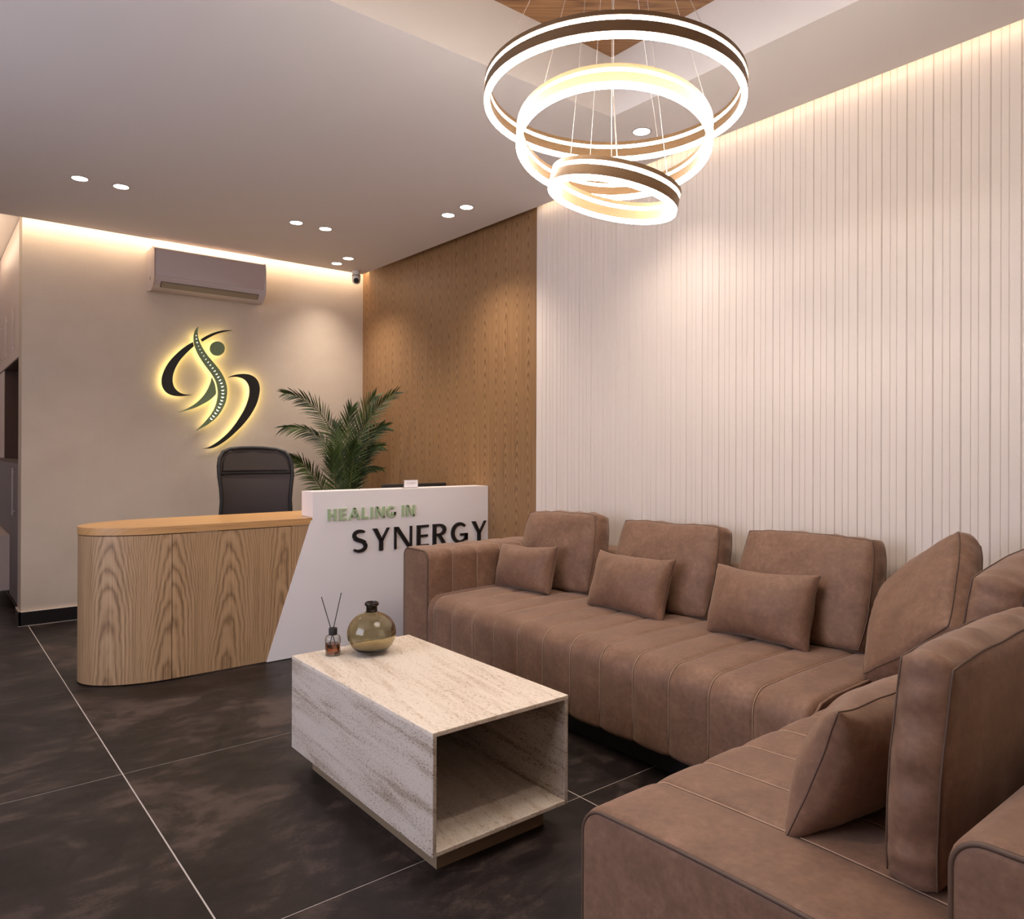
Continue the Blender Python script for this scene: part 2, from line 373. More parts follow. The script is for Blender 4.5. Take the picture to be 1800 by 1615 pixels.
# ------------------------------------------------------------------ downlights
DL = [(0.72, 4.84, 'left one of the recessed downlight pair at the far left'), (0.93, 4.835, 'right one of the recessed downlight pair at the far left'),
      (1.995, 4.84, 'left one of the recessed downlight pair above the air conditioner'), (2.207, 4.845, 'right one of the recessed downlight pair above the air conditioner'),
      (2.696, 4.044, 'left one of the recessed downlight pair along the oak wall'), (2.696, 3.836, 'right one of the recessed downlight pair along the oak wall'),
      (2.694, 5.691, 'left one of the recessed downlight pair above the security camera'), (2.692, 5.479, 'right one of the recessed downlight pair above the security camera'),
      (2.701, 2.383, 'single recessed downlight seen through the chandelier rings'),
      (0.62, 2.383, 'unseen downlight added left of the ceiling recess, farther one'), (0.62, 0.78, 'unseen downlight added left of the ceiling recess, nearer one')]  # last two are out of view, added to light the room
for (x, y, lab) in DL:
    d = empty('downlight', (x, y, ZC), lab, 'downlight', 'recessed ceiling downlights')
    q = MB(); q.lathe([(0.040, 0.0), (0.040, -0.002), (0.046, -0.004), (0.047, -0.002), (0.047, 0.0)], (x, y, ZC), 32); q.build('trim_ring', 'trim_grey', d, smooth=True, angle=40)
    q = MB(); q.lathe([(0.0, -0.0025), (0.040, -0.0025), (0.040, 0.0)], (x, y, ZC), 32); q.build('lens', 'lens_led', d)
    s = bpy.data.lights.new('downlight_beam', 'SPOT'); s.energy = SPOT_POWER; s.color = LAMP; s.spot_size = R(104); s.spot_blend = 1.0; s.shadow_soft_size = 0.035
    so = bpy.data.objects.new('downlight_beam', s); COL.objects.link(so); so.parent = d; so.location = (0, 0, -0.012)

# ------------------------------------------------------------------ chandelier
CHX, CHY = 1.66, 1.58
ch = empty('ring_chandelier', (CHX, CHY, ZR), 'three-ring bronze pendant chandelier with glowing white strips hanging from the recess', 'chandelier')
q = MB(); q.lathe([(0.11, 0.0), (0.11, -0.035), (0.10, -0.045), (0.0, -0.045)], (CHX, CHY, ZR), 40); q.build('canopy', 'bronze', ch, smooth=True, angle=40)
def ring(center, rad, tx, ty, hgt=0.066, th=0.018):
    mt = Matrix.Rotation(ty, 3, 'Y') @ Matrix.Rotation(tx, 3, 'X'); c = Vector(center)
    ro, ri = rad, rad - th
    q = MB(); n = 80
    # metal: top rim, middle band (between the two lit strips)
    q.lathe([(ro, hgt * 0.81), (ro, hgt), (ri, hgt), (ri, hgt * 0.81)], c, n, True, mt)
    q.lathe([(ro, hgt * 0.17), (ro, hgt * 0.62), (ri, hgt * 0.62), (ri, hgt * 0.17)], c, n, True, mt)
    body = q.build('ring', 'bronze', ch, smooth=True, angle=30)
    q = MB()
    q.lathe([(ro - 0.002, hgt * 0.61), (ro - 0.002, hgt * 0.82), (ri + 0.002, hgt * 0.82), (ri + 0.002, hgt * 0.61)], c, n, True, mt); q.build('light_strip', 'ring_led', body, smooth=True, angle=30)
    q = MB()
    q.lathe([(ro - 0.001, 0.0), (ro - 0.001, hgt * 0.18), (ri + 0.001, hgt * 0.18), (ri + 0.001, 0.0)], c, n, True, mt); q.build('light_strip', 'ring_led', body, smooth=True, angle=30)
    return mt, c, rad - th / 2, hgt
RG = [ring((1.671, 1.592, 2.268), 0.4, R(0.4), R(2.0)), ring((1.660, 1.582, 2.136), 0.3, R(-6.0), R(9.5)), ring((1.647, 1.574, 1.968), 0.2, R(10.0), R(7.7))]
for gi, (mt, c, rad, hgt) in enumerate(RG):
    for kk in range(3):
        a = R(20 + 120 * kk + 40 * gi)
        p = c + mt @ Vector((rad * math.cos(a), rad * math.sin(a), hgt)); tpt = Vector((CHX + 0.07 * math.cos(a), CHY + 0.07 * math.sin(a), ZR - 0.045))
        q = MB(); q.tube([tpt, (tpt + p) / 2 + Vector((0, 0, -0.001)), p], 0.0008, 6); q.build('suspension_wire', 'wire', ch)
q = MB(); mt, c, rad, hgt = RG[2]; q.tube([(CHX, CHY, ZR - 0.045), (CHX, CHY, 2.6), (CHX, CHY, 2.3), c + mt @ Vector((rad * math.cos(R(225)), rad * math.sin(R(225)), hgt))], 0.0022, 6); q.build('power_cable', 'wire', ch)

# ------------------------------------------------------------------ sofa
def rrect(x0, x1, z0, z1, r, n=6):
    """rounded rectangle, r = radii (bl, br, tr, tl); ccw"""
    pts = []
    for (cx, cz, a0, rr) in ((x0 + r[0], z0 + r[0], 180, r[0]), (x1 - r[1], z0 + r[1], 270, r[1]), (x1 - r[2], z1 - r[2], 0, r[2]), (x0 + r[3], z1 - r[3], 90, r[3])):
        for k in range(n + 1):
            a = R(a0 + 90 * k / n); pts.append((cx + rr * math.cos(a), cz + rr * math.sin(a)))
    out = []
    for p in pts:
        if not out or (abs(p[0] - out[-1][0]) + abs(p[1] - out[-1][1])) > 1e-5: out.append(p)
    return out
def densify(poly, step):
    out = []
    for i in range(len(poly)):
        a, b_ = poly[i], poly[(i + 1) % len(poly)]; L = math.hypot(b_[0] - a[0], b_[1] - a[1]); n = max(1, int(L / step))
        for k in range(n): out.append((a[0] + (b_[0] - a[0]) * k / n, a[1] + (b_[1] - a[1]) * k / n))
    return out
def normals(poly):
    ns = []; n = len(poly)
    for i in range(n):
        a, b_ = poly[i - 1], poly[(i + 1) % n]; t_ = Vector((b_[0] - a[0], b_[1] - a[1])).normalized(); ns.append((t_.y, -t_.x))
    return ns
def offset(poly, d):
    ns = normals(poly); return [(p[0] + nn[0] * d, p[1] + nn[1] * d) for p, nn in zip(poly, ns)]
def loft(name, poly, s0, s1, fmap, mat, parent, seams=(), r_end=(0.012, 0.012), crown=None, dip=0.006, puff=0.004, step=0.02):
    """sweep the profile along s with soft ends, quilted dips at the seams"""
    poly = densify(poly, 0.03); ns = normals(poly); S = []
    for k in range(5): a = R(90 * k / 4); S.append((s0 + r_end[0] * (1 - math.sin(a)) , -r_end[0] * (1 - math.cos(a)))) if False else S.append((s0 + r_end[0] * (1 - math.cos(a)), -r_end[0] * (1 - math.sin(a))))
    n = int((s1 - s0 - sum(r_end)) / step); extra = sorted(set([s0 + r_end[0] + (s1 - s0 - sum(r_end)) * k / n for k in range(1, n)] + [q + d for q in seams for d in (-0.006, -0.003, 0, 0.003, 0.006) if s0 + 0.03 < q < s1 - 0.03]))
    for e in extra: S.append((e, 0.0))
    for k in range(5): a = R(90 * k / 4); S.append((s1 - r_end[1] * (1 - math.sin(a)), -r_end[1] * (1 - math.cos(a))))
    allq = sorted([q for q in seams]); V = []; n = len(poly)
    for (s_, ins) in S:
        d = ins
        if allq:
            near = min(abs(s_ - q) for q in allq)
            d += -dip * math.exp(-(near / 0.006) ** 2) + puff * min(1, near / 0.05)
        for (p, nn) in zip(poly, ns):
            dz = crown(p, s_) if crown else 0.0
            V.append(fmap(p[0] + nn[0] * d, p[1] + nn[1] * d + dz, s_))
    Fc = []
    for i in range(len(S) - 1):
        for k in range(n):
            l = (k + 1) % n; Fc.append((i * n + k, i * n + l, (i + 1) * n + l, (i + 1) * n + k))
    Fc.append(tuple(range(n))[::-1]); Fc.append(tuple((len(S) - 1) * n + k for k in range(n)))
    o = mesh_obj(name, V, Fc, mat, parent, smooth=True, angle=50)
    bm = bmesh.new(); bm.from_mesh(o.data); bmesh.ops.recalc_face_normals(bm, faces=bm.faces[:]); bm.to_mesh(o.data); bm.free()
    return o
SX0, SX1, SZ0, SZ1 = 2.11, 3.085, 0.10, 0.43
AY0, AY1, AZ = 3.35, 3.60, 0.67
RXL, RYF, RYB0, RYB1 = 1.144, 1.18, 0.19, 0.43
sofa = empty('corner_sofa', (2.2, 1.9, 0), 'large brown suede L-shaped corner sofa with stitched channels', 'sofa')
# map functions: profile (a, z) and sweep s
mapY = lambda a, z, s: (a, s, z)          # profile in X-Z, swept along Y
mapX = lambda a, z, s: (s, a, z)          # profile in Y-Z, swept along X
seamsY = [1.381 + 0.1735 * k for k in range(12)]
seat_prof = rrect(SX0, 2.97, SZ0, SZ1, (0.02, 0.02, 0.03, 0.075), 7)
crownf = lambda x0, x1: (lambda p, s: 0.012 * math.sin(PI * min(1, max(0, (p[0] - x0) / (x1 - x0)))) if p[1] > SZ1 - 0.03 else 0.0)
seat = loft('seat', seat_prof, RYF + 0.006, AY0 - 0.003, mapY, 'leather', sofa, seamsY, (0.03, 0.01), crownf(SX0, 2.97))
def seam_line(prof, s, fmap, i0, parent, r=0.0015, d=-0.0022, crown=None, keep=None, mat='thread'):
    poly = densify(prof, 0.03); pts = []
    for p, q0 in zip(offset(poly, d), poly):
        if keep(q0): pts.append(fmap(p[0], p[1] + (crown(q0, s) if crown else 0), s))
    q = MB(); q.tube(pts, r, 6); return q.build('stitching', mat, parent, smooth=True)
def rot_start(prof, pred):
    """rotate the closed profile so that the kept run is contiguous"""
    n = len(prof)
    for i in range(n):
        if not pred(prof[i]) and pred(prof[(i + 1) % n]): return prof[i + 1:] + prof[:i + 1]
    return prof
kp = lambda p: (p[0] < SX0 + 0.09 or p[1] > SZ1 - 0.08) and p[0] < 2.90 and p[1] > SZ0 + 0.02
sp_ = rot_start(densify(seat_prof, 0.03), kp)
for sy in seamsY:
    if RYF + 0.05 < sy < AY0 - 0.03: seam_line(sp_, sy, mapY, 0, seat, crown=crownf(SX0, 2.97), keep=kp)
# return seat
ret_prof = rrect(RYB1 - 0.12, RYF, SZ0, SZ1, (0.02, 0.02, 0.06, 0.03), 7)
seamsX = [1.37 + 0.172 * k for k in range(10)]
cr2 = crownf(RYB1 - 0.12, RYF)
ret = loft('return_seat', ret_prof, RXL, 3.085, mapX, 'leather', sofa, seamsX, (0.02, 0.02), cr2)
kp2 = lambda p: (p[1] > SZ1 - 0.07 or p[0] > RYF - 0.07) and p[0] > RYB1 and p[1] > SZ0 + 0.02
rp_ = rot_start(densify(ret_prof, 0.03), kp2)
for sx in seamsX: seam_line(rp_, sx, mapX, 0, ret, crown=cr2, keep=kp2)
# end piping and top-stitch along the free end of the return
def closed_tube(prof, s, fmap, d, r, parent, name, mat, crown=None):
    poly = densify(prof, 0.03); q = MB(); q.tube([fmap(p[0], p[1] + (crown(q0, s) if crown else 0), s) for p, q0 in zip(offset(poly, d), poly)], r, 8, True); return q.build(name, mat, parent, smooth=True)
def dashes(pts, on, off_, r, parent, mat='thread'):
    """row of separate stitches along a polyline, one mesh"""
    P = [Vector(p) for p in pts]; q = MB(); acc = 0.0; L = [0]
    for i in range(len(P) - 1): L.append(L[-1] + (P[i + 1] - P[i]).length)
    def at(s):
        for i in range(len(P) - 1):
            if s <= L[i + 1]: return P[i].lerp(P[i + 1], (s - L[i]) / max(1e-9, L[i + 1] - L[i]))
        return P[-1]
    s = 0
    while s + on < L[-1]:
        q.tube([at(s), at(s + on)], r, 5); s += on + off_
    return q.build('stitching', mat, parent)
closed_tube(ret_prof, RXL + 0.004, mapX, -0.004, 0.0045, ret, 'piping', 'piping', cr2)
edge = [mapX(p[0], p[1] + cr2(q0, 0) + 0.0005, RXL + 0.022) for p, q0 in zip(offset(rp_, 0.0008), rp_) if kp2(q0) or q0[1] > SZ1 - 0.05]
dashes(edge, 0.006, 0.004, 0.0009, ret)
# corner join seam
q = MB(); q.tube([(SX0 + 0.03, RYF + 0.003, SZ1 - 0.035), (SX0 + 0.07, RYF + 0.003, SZ1 - 0.006), (SX0 + 0.15, RYF + 0.003, SZ1 + 0.004), (2.5, RYF + 0.003, SZ1 + 0.006), (2.93, RYF + 0.003, SZ1 + 0.003)], 0.005, 8); q.build('piping', 'leather', seat, smooth=True)
# arm
arm_prof = rrect(AY0, AY1, SZ0, AZ, (0.015, 0.015, 0.05, 0.05), 7)
arm_seams = [2.272, 2.437, 2.602, 2.767, 2.932]
arm = loft('armrest', arm_prof, SX0, SX1, mapX, 'leather', sofa, arm_seams, (0.02, 0.03))
kpa = lambda p: (p[0] < AY0 + 0.06 or p[1] > AZ - 0.06) and p[1] > SZ1 - 0.03
ap_ = rot_start(densify(arm_prof, 0.03), kpa)
for sx in arm_seams: seam_line(ap_, sx, mapX, 0, arm, keep=kpa)
closed_tube(arm_prof, SX0 + 0.004, mapX, -0.004, 0.0045, arm, 'piping', 'piping')
# backrests
bk_prof = rrect(2.975, SX1, SZ0, AZ, (0.015, 0.015, 0.03, 0.04), 6)
back = loft('backrest', bk_prof, RYB0, AY0 - 0.002, mapY, 'leather', sofa, (), (0.03, 0.005))
rb_prof = rrect(RYB0, RYB1, SZ0, AZ, (0.015, 0.015, 0.05, 0.05), 7)
rb = loft('return_backrest', rb_prof, RXL, 2.93, mapX, 'leather', sofa, [1.52, 1.9, 2.28], (0.02, 0.01))
closed_tube(rb_prof, RXL + 0.004, mapX, -0.004, 0.0045, rb, 'piping', 'piping')
kpb = lambda p: (p[1] > AZ - 0.06 or p[0] > RYB1 - 0.06) and p[1] > SZ1
bp_ = rot_start(densify(rb_prof, 0.03), kpb)
for sx in (1.52, 1.9, 2.28): seam_line(bp_, sx, mapX, 0, rb, keep=kpb)
dashes([mapX(p[0], p[1], RXL + 0.022) for p, q0 in zip(offset(bp_, 0.0008), bp_) if kpb(q0)], 0.006, 0.004, 0.0009, rb)
# recessed dark plinth
q = MB(); q.box((SX0 + 0.09, RYB0 + 0.1, 0), (SX1 - 0.05, AY1 - 0.06, SZ0 + 0.01)); q.box((RXL + 0.09, RYB0 + 0.08, 0), (SX1 - 0.05, RYF - 0.09, SZ0 + 0.01)); q.build('plinth', 'black_base', sofa)

# ------------------------------------------------------------------ cushions
def rotm(rz, rx, ry): return Matrix.Rotation(R(rz), 4, 'Z') @ Matrix.Rotation(R(rx), 4, 'X') @ Matrix.Rotation(R(ry), 4, 'Y')
def cushion(name, pos, rot, w, h, t_, puff, seed, label, cat, group, box=True, N=26, sag=0.012, origin='front', wr=0.004, gw=0.0035):
    """pos = bottom centre of the front outline; local x = width, z = height, +y = towards the back"""
    rnd = random.Random(seed); so = Vector((seed * 3.7, seed * 1.3, seed * 2.1))
    kround = 0.17 if box else 0.05; conc = 0.02 if box else 0.08
    def outline(u, v):
        x = u * math.sqrt(max(0, 1 - kround * v * v)); z = v * math.sqrt(max(0, 1 - kround * u * u))
        sc = 1 / math.sqrt(1 - kround) * (1 - 0.0)
        x *= 1 - conc * (1 - v * v); z *= 1 - conc * (1 - u * u) * 1.3
        return x * (1 + kround * 0.35) * w / 2, z * (1 + kround * 0.35) * h / 2
    half = t_ / 2 if box else 0.004
    V = []; Fc = []; idx = {}
    def pt(u, v, side):
        x, z = outline(u, v); e = (max(0, 1 - u ** 2) ** 0.45) * (max(0, 1 - v ** 2) ** 0.45)
        y = side * (half + (puff * e * (0.35 if (box and side > 0) else 1.0)))
        nn = noise.noise(Vector((x * 5, side * 3.1, z * 5)) + so) * 0.014 * e + noise.noise(Vector((x * 13, side * 1.7, z * 13)) + so) * 0.0055 * e
        # wrinkles running in from the outline, strongest at the corners
        rim = max(abs(u), abs(v)); ang = math.atan2(v, u); cor = min(abs(u), abs(v)) / max(rim, 1e-4)
        wrk = math.sin(ang * 34 + 4 * noise.noise(Vector((x * 4, z * 4, side)) + so)) * wr * (rim ** 5) * (0.25 + 0.75 * cor ** 2) * min(1, (1.0 - rim) * 9)
        y += side * (nn + wrk)
        z += -sag * (1 - abs(u)) * max(0, v) ** 2 * (0.6 + 0.8 * noise.noise(Vector((u * 1.7, 0.3, 1.1)) + so)) + noise.noise(Vector((u * 2.2, v * 2.2, 5.0)) + so) * 0.006
        x += noise.noise(Vector((v * 2.0, u * 1.1, 9.0)) + so) * 0.005
        return (x, y + half + (0 if box else 0), z + h / 2)
    def dens(k): # denser towards the rim
        a = -1 + 2 * k / N; return math.sin(a * PI / 2) * 0.55 + a * 0.45
    for si, side in enumerate((-1, 1)):
        for i in range(N + 1):
            for j in range(N + 1):
                idx[(si, i, j)] = len(V); V.append(pt(dens(i), dens(j), side))
        for i in range(N):
            for j in range(N):
                f = (idx[(si, i, j)], idx[(si, i + 1, j)], idx[(si, i + 1, j + 1)], idx[(si, i, j + 1)]); Fc.append(f if si == 0 else f[::-1])
    rimk = [(i, 0) for i in range(N)] + [(N, j) for j in range(N)] + [(N - i, N) for i in range(N)] + [(0, N - j) for j in range(N)]
    M_ = len(rimk); G = 5 if box else 1; rows = [[idx[(0, i, j)] for (i, j) in rimk]]
    for g in range(1, G):
        row = []
        for m_, (i, j) in enumerate(rimk):
            a = Vector(V[idx[(0, i, j)]]); b_ = Vector(V[idx[(1, i, j)]]); f = g / G; p = a.lerp(b_, f)
            u, v = dens(i), dens(j); o_ = Vector((u if abs(u) > 0.98 else 0, 0, v if abs(v) > 0.98 else 0))
            if o_.length > 0: o_.normalize()
            bl = 0.014 * math.sin(PI * f) + gw * math.sin(PI * f) * math.sin(m_ * 1.15 + 3 * noise.noise(Vector((m_ * 0.2, seed, 0))))
            row.append(len(V)); V.append(tuple(p + o_ * bl))
        rows.append(row)
    rows.append([idx[(1, i, j)] for (i, j) in rimk])
    for g in range(len(rows) - 1):
        for k in range(M_):
            l = (k + 1) % M_; Fc.append((rows[g][k], rows[g + 1][k], rows[g + 1][l], rows[g][l]))
    o = mesh_obj(name, V, Fc, 'leather', None, (0, 0, 0), smooth=True, local=True)
    bm = bmesh.new(); bm.from_mesh(o.data); bmesh.ops.recalc_face_normals(bm, faces=bm.faces[:]); bm.to_mesh(o.data); bm.free()
    for p in o.data.polygons: p.use_smooth = True
    for row in ([rows[0], rows[-1]] if box else [rows[0]]):
        q = MB(); q.tube([Vector(V[k]) + Vector((0, (0 if box else 0.004), 0)) for k in row], 0.0022 if box else 0.0018, 6, True)
        ROOT[o.name] = Vector((0, 0, 0)); s_ = q.build('piping', 'piping', o, smooth=True, local=True)
    o.matrix_world = Matrix.Translation(pos) @ rotm(*rot)
    tag(o, label, cat, group); return o
GB, GP = 'large back cushions on the sofa', 'small lumbar pillows on the sofa'
cushion('back_cushion', (2.735, 3.054, 0.447), (-88, -11, -2), 0.535, 0.42, 0.11, 0.055, 1, 'large brown back cushion farthest from the viewer, beside the sofa armrest', 'cushion', GB)
cushion('back_cushion', (2.758, 2.343, 0.447), (-88.6, -16.7, -0.7), 0.583, 0.425, 0.11, 0.055, 2, 'large brown back cushion in the middle of the slatted-wall row', 'cushion', GB)
cushion('back_cushion', (2.759, 1.623, 0.447), (-90.3, -17.8, -1.4), 0.567, 0.437, 0.11, 0.055, 3, 'large brown back cushion on the slatted-wall row nearest the sofa corner', 'cushion', GB)
mtx = rotm(-136.36, -33.57, -45.7); w4, h4 = 0.40, 0.45
A = Vector((2.49, 1.205, 0.447)); p4 = A + (mtx @ Vector((w4 / 2, 0, 0)))
cushion('back_cushion', p4, (-136.36, -33.57, -45.7), w4, h4, 0.085, 0.045, 4, 'brown square cushion standing on its point in the sofa corner', 'cushion', GB)
cushion('back_cushion', (2.30, 0.66, 0.447), (3, 8, -3), 0.60, 0.47, 0.11, 0.05, 5, 'brown back cushion half hidden behind the point-standing corner cushion', 'cushion', GB, sag=0.0)
cushion('back_cushion', (1.665, 0.535, 0.445), (1, 3.5, 0), 0.61, 0.40, 0.085, 0.03, 6, 'large brown back cushion nearest the viewer, standing at the right edge', 'cushion', GB, sag=0.0, wr=0.006, gw=0.0075)
cushion('lumbar_pillow', (2.57, 3.13, 0.436), (-89, -16, -3), 0.45, 0.262, 0.0, 0.088, 7, 'small brown lumbar pillow tucked against the sofa armrest', 'pillow', GP, box=False)
cushion('lumbar_pillow', (2.594, 2.403, 0.436), (-89.9, -20, -0.4), 0.479, 0.291, 0.0, 0.088, 8, 'small brown lumbar pillow leaning on the middle back cushion', 'pillow', GP, box=False)
cushion('lumbar_pillow', (2.626, 1.716, 0.436), (-89.6, -19.4, -1), 0.475, 0.304, 0.0, 0.088, 9, 'small brown lumbar pillow leaning on the third back cushion from the armrest', 'pillow', GP, box=False)
cushion('lumbar_pillow', (1.59, 0.805, 0.436), (0.5, 21, 0), 0.48, 0.30, 0.0, 0.088, 10, 'small brown lumbar pillow leaning on the nearest large cushion', 'pillow', GP, box=False)

# ------------------------------------------------------------------ coffee table
TX0, TX1, TY0, TY1, TZ0, TZ1, TT = 1.120, 1.637, 1.748, 2.745, 0.07, 0.42, 0.014
ct = empty('coffee_table', ((TX0 + TX1) / 2, (TY0 + TY1) / 2, 0), 'open-ended beige travertine box coffee table on a recessed plinth', 'coffee table')
q = MB(); q.box((TX0, TY0, TZ1 - TT), (TX1, TY1, TZ1), 0.002, 2); q.build('table_top', 'travertine', ct)
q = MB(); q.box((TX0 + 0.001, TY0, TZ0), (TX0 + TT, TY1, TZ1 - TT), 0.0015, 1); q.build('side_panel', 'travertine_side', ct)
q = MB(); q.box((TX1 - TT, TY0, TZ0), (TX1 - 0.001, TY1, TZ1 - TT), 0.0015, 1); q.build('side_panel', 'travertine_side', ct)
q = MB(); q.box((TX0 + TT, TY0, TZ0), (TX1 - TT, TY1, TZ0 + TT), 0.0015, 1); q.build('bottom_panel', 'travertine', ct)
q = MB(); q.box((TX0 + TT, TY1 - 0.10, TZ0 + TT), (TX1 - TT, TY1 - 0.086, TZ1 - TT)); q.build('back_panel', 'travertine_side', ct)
q = MB(); q.box((1.168, 1.80, 0), (1.577, 2.66, TZ0), 0.001, 1); q.build('plinth', 'shaded_plinth', ct)

# reed diffuser
DX, DY = 1.247, 2.655
df = empty('reed_diffuser', (DX, DY, TZ1), 'small clear glass reed diffuser with amber oil and two black sticks', 'diffuser')
q = MB(); q.lathe([(0.0, 0.0005), (0.026, 0.0005), (0.029, 0.003), (0.029, 0.064), (0.026, 0.073), (0.014, 0.079), (0.012, 0.084), (0.012, 0.09), (0.0105, 0.09), (0.0105, 0.08), (0.0245, 0.071), (0.027, 0.063), (0.027, 0.006), (0.0, 0.006)], (DX, DY, TZ1), 40); q.build('bottle', 'clear_glass', df, smooth=True, angle=45)
q = MB(); q.lathe([(0.0, 0.007), (0.0262, 0.007), (0.0262, 0.045), (0.0, 0.045)], (DX, DY, TZ1), 40); q.build('oil', 'amber_oil', df, smooth=True, angle=45)
q = MB(); q.lathe([(0.012, 0.078), (0.0155, 0.078), (0.016, 0.08), (0.016, 0.102), (0.015, 0.104), (0.004, 0.104), (0.004, 0.09), (0.012, 0.09)], (DX, DY, TZ1), 32, True); q.build('cap', 'black_plastic', df, smooth=True, angle=45)
for (bx, by, tx_, ty_, tz_) in ((0.016, -0.010, -0.034, 0.030, 0.222), (-0.014, 0.012, 0.026, -0.016, 0.238)):
    q = MB(); q.tube([(DX + bx, DY + by, TZ1 + 0.009), (DX + tx_, DY + ty_, TZ1 + tz_)], 0.0017, 8); q.build('reed_stick', 'black_plastic', df)
# smoked glass vase
VX, VY = 1.375, 2.585
vs = empty('bottle_vase', (VX, VY, TZ1), 'round smoky olive glass bottle vase with a short dark neck', 'vase')
ro = 0.094; prof = []; cz = 0.079
outer = [(0.0, 0.0005), (0.034, 0.0005)]
for k in range(1, 20):
    a = -PI / 2 + 0.36 + (PI - 0.36 - 0.2) * k / 20; outer.append((ro * math.cos(a), cz + 0.0835 * math.sin(a)))
outer += [(0.021, 0.163), (0.0205, 0.172)]
inner = [(r - 0.003 if r > 0.004 else 0, z + (0.004 if z < 0.02 else (0.0 if z < 0.12 else -0.003))) for (r, z) in outer][::-1]
q = MB(); q.lathe(outer + [(0.0175, 0.172)] + inner[1:], (VX, VY, TZ1), 56); q.build('body', 'smoked_glass', vs, smooth=True, angle=60)
q = MB(); q.lathe([(0.0175, 0.160), (0.0215, 0.160), (0.021, 0.182), (0.0235, 0.184), (0.0265, 0.187), (0.0275, 0.191), (0.0265, 0.196), (0.023, 0.199), (0.019, 0.199), (0.0175, 0.195)], (VX, VY, TZ1), 40, True); q.build('neck', 'dark_glass', vs, smooth=True, angle=60)

# ------------------------------------------------------------------ reception desk
FY, DZ1, DZ0 = 4.15, 0.806, 0.766
desk = empty('reception_desk', (1.9, 4.4, 0), 'oak reception desk with rounded end and slanted white lettered panel', 'desk')
ECX, ECY, EA, EB = 1.055, 4.405, 0.40, 0.255
def end_curve(n=28, ex=2.0, grow=0.0):
    pts = []
    for k in range(n + 1):
        a = R(270 - 180 * k / n); c_, s_ = math.cos(a), math.sin(a)
        pts.append((ECX + (EA + grow) * abs(c_) ** (2 / ex) * (1 if c_ > 0 else -1), ECY + (EB + grow) * abs(s_) ** (2 / ex) * (1 if s_ > 0 else -1)))
    return pts
def wall_strip(pts, z0, z1, thick, u0=0.0):
    """vertical panel that follows a plan line, with UV (run, height)"""
    V = []; Fc = []; uv = []; n = len(pts); s_ = u0
    for i, p in enumerate(pts):
        if i: s_ += math.hypot(p[0] - pts[i - 1][0], p[1] - pts[i - 1][1])
        a = pts[max(0, i - 1)]; b_ = pts[min(n - 1, i + 1)]; t_ = Vector((b_[0] - a[0], b_[1] - a[1])).normalized(); nn = (t_.y * -1, t_.x)
        q_ = (p[0] - nn[0] * thick, p[1] - nn[1] * thick)
        for (pp, z) in ((p, z0), (p, z1), (q_, z0), (q_, z1)): V.append((pp[0], pp[1], z)); uv.append((s_, z))
    for i in range(n - 1):
        a, b_ = i * 4, (i + 1) * 4
        Fc += [(a, b_, b_ + 1, a + 1), (a + 2, a + 3, b_ + 3, b_ + 2), (a + 1, b_ + 1, b_ + 3, a + 3), (a, a + 2, b_ + 2, b_)]
    Fc += [(0, 1, 3, 2), (4 * n - 4, 4 * n - 2, 4 * n - 1, 4 * n - 3)]
    return V, Fc, uv
crv = end_curve(); crv = [(1.0435 if i == 0 else p[0], p[1]) for i, p in enumerate(crv)]
crv = [p for p in end_curve(36) if not (p[1] < ECY and p[0] > 1.0435)]
crv = [(1.0435, FY + 0.0001)] + [p for p in crv if p[0] < 1.0435 or p[1] > ECY]
crv += [(1.3, 4.66)]
V, Fc, uv = wall_strip(crv[::-1], 0.006, DZ0 - 0.004, -0.018, 0.03); mesh_obj('curved_panel', V, Fc, 'oak_desk', desk, uvs=uv, smooth=True, angle=35)
V, Fc, uv = wall_strip([(1.0465, FY), (1.3, FY), (1.6, FY), (1.9, FY)], 0.006, DZ0 - 0.004, -0.018, 1.01)
# slanted right end hides behind the white panel
mesh_obj('front_panel', V, Fc, 'oak_desk', desk, uvs=uv)
top_pts = [p for p in end_curve(40, grow=0.003)]
poly = [(2.02, FY - 0.003)] + top_pts + [(2.02, ECY + EB + 0.003)]
bm = bmesh.new(); vs_ = [bm.verts.new((p[0], p[1], DZ0)) for p in poly]; f = bm.faces.new(vs_); ext = bmesh.ops.extrude_face_region(bm, geom=[f])
for e in ext['geom']:
    if isinstance(e, bmesh.types.BMVert): e.co.z = DZ1
bmesh.ops.recalc_face_normals(bm, faces=bm.faces[:]); bmesh.ops.bevel(bm, geom=[e for e in bm.edges if abs(e.verts[0].co.z - e.verts[1].co.z) < 1e-6], offset=0.0015, segments=1, affect='EDGES')
q = MB(); q.bm(bm, uvf=lambda v: (v.y + (v.z - DZ1) * 1.0, v.x)); q.build('desk_top', 'oak_top', desk, uv=True)
q = MB(); q.box((0.70, 4.30, 0), (1.80, 4.60, 0.03)); q.build('plinth', 'black_base', desk)
# white front panel: slanted left edge, stepped box at the top
PY = FY - 0.008; PXR = 3.104
wp = [(1.545, 0.004), (PXR, 0.004), (PXR, 0.957), (1.815, 0.957), (1.815, 0.79), (1.806, 0.79)]
q = MB(); q.prism(wp, lambda p: (p[0], PY, p[1]), lambda p: (p[0], PY + 0.03, p[1])); 
white = q.build('white_panel', 'white_lacquer', desk)
q = MB(); q.box((1.8155, PY + 0.0302, DZ1 + 0.0005), (PXR, 4.305, 0.957), 0.0008, 1); q.build('counter_box', 'white_lacquer', desk)
q = MB(); q.box((2.03, 4.19, 0.70), (PXR, 4.66, 0.73)); q.build('worktop', 'white_lacquer', desk)
q = MB(); q.box((PXR - 0.02, 4.19, 0), (PXR, 4.66, 0.70)); q.build('end_panel', 'white_lacquer', desk)
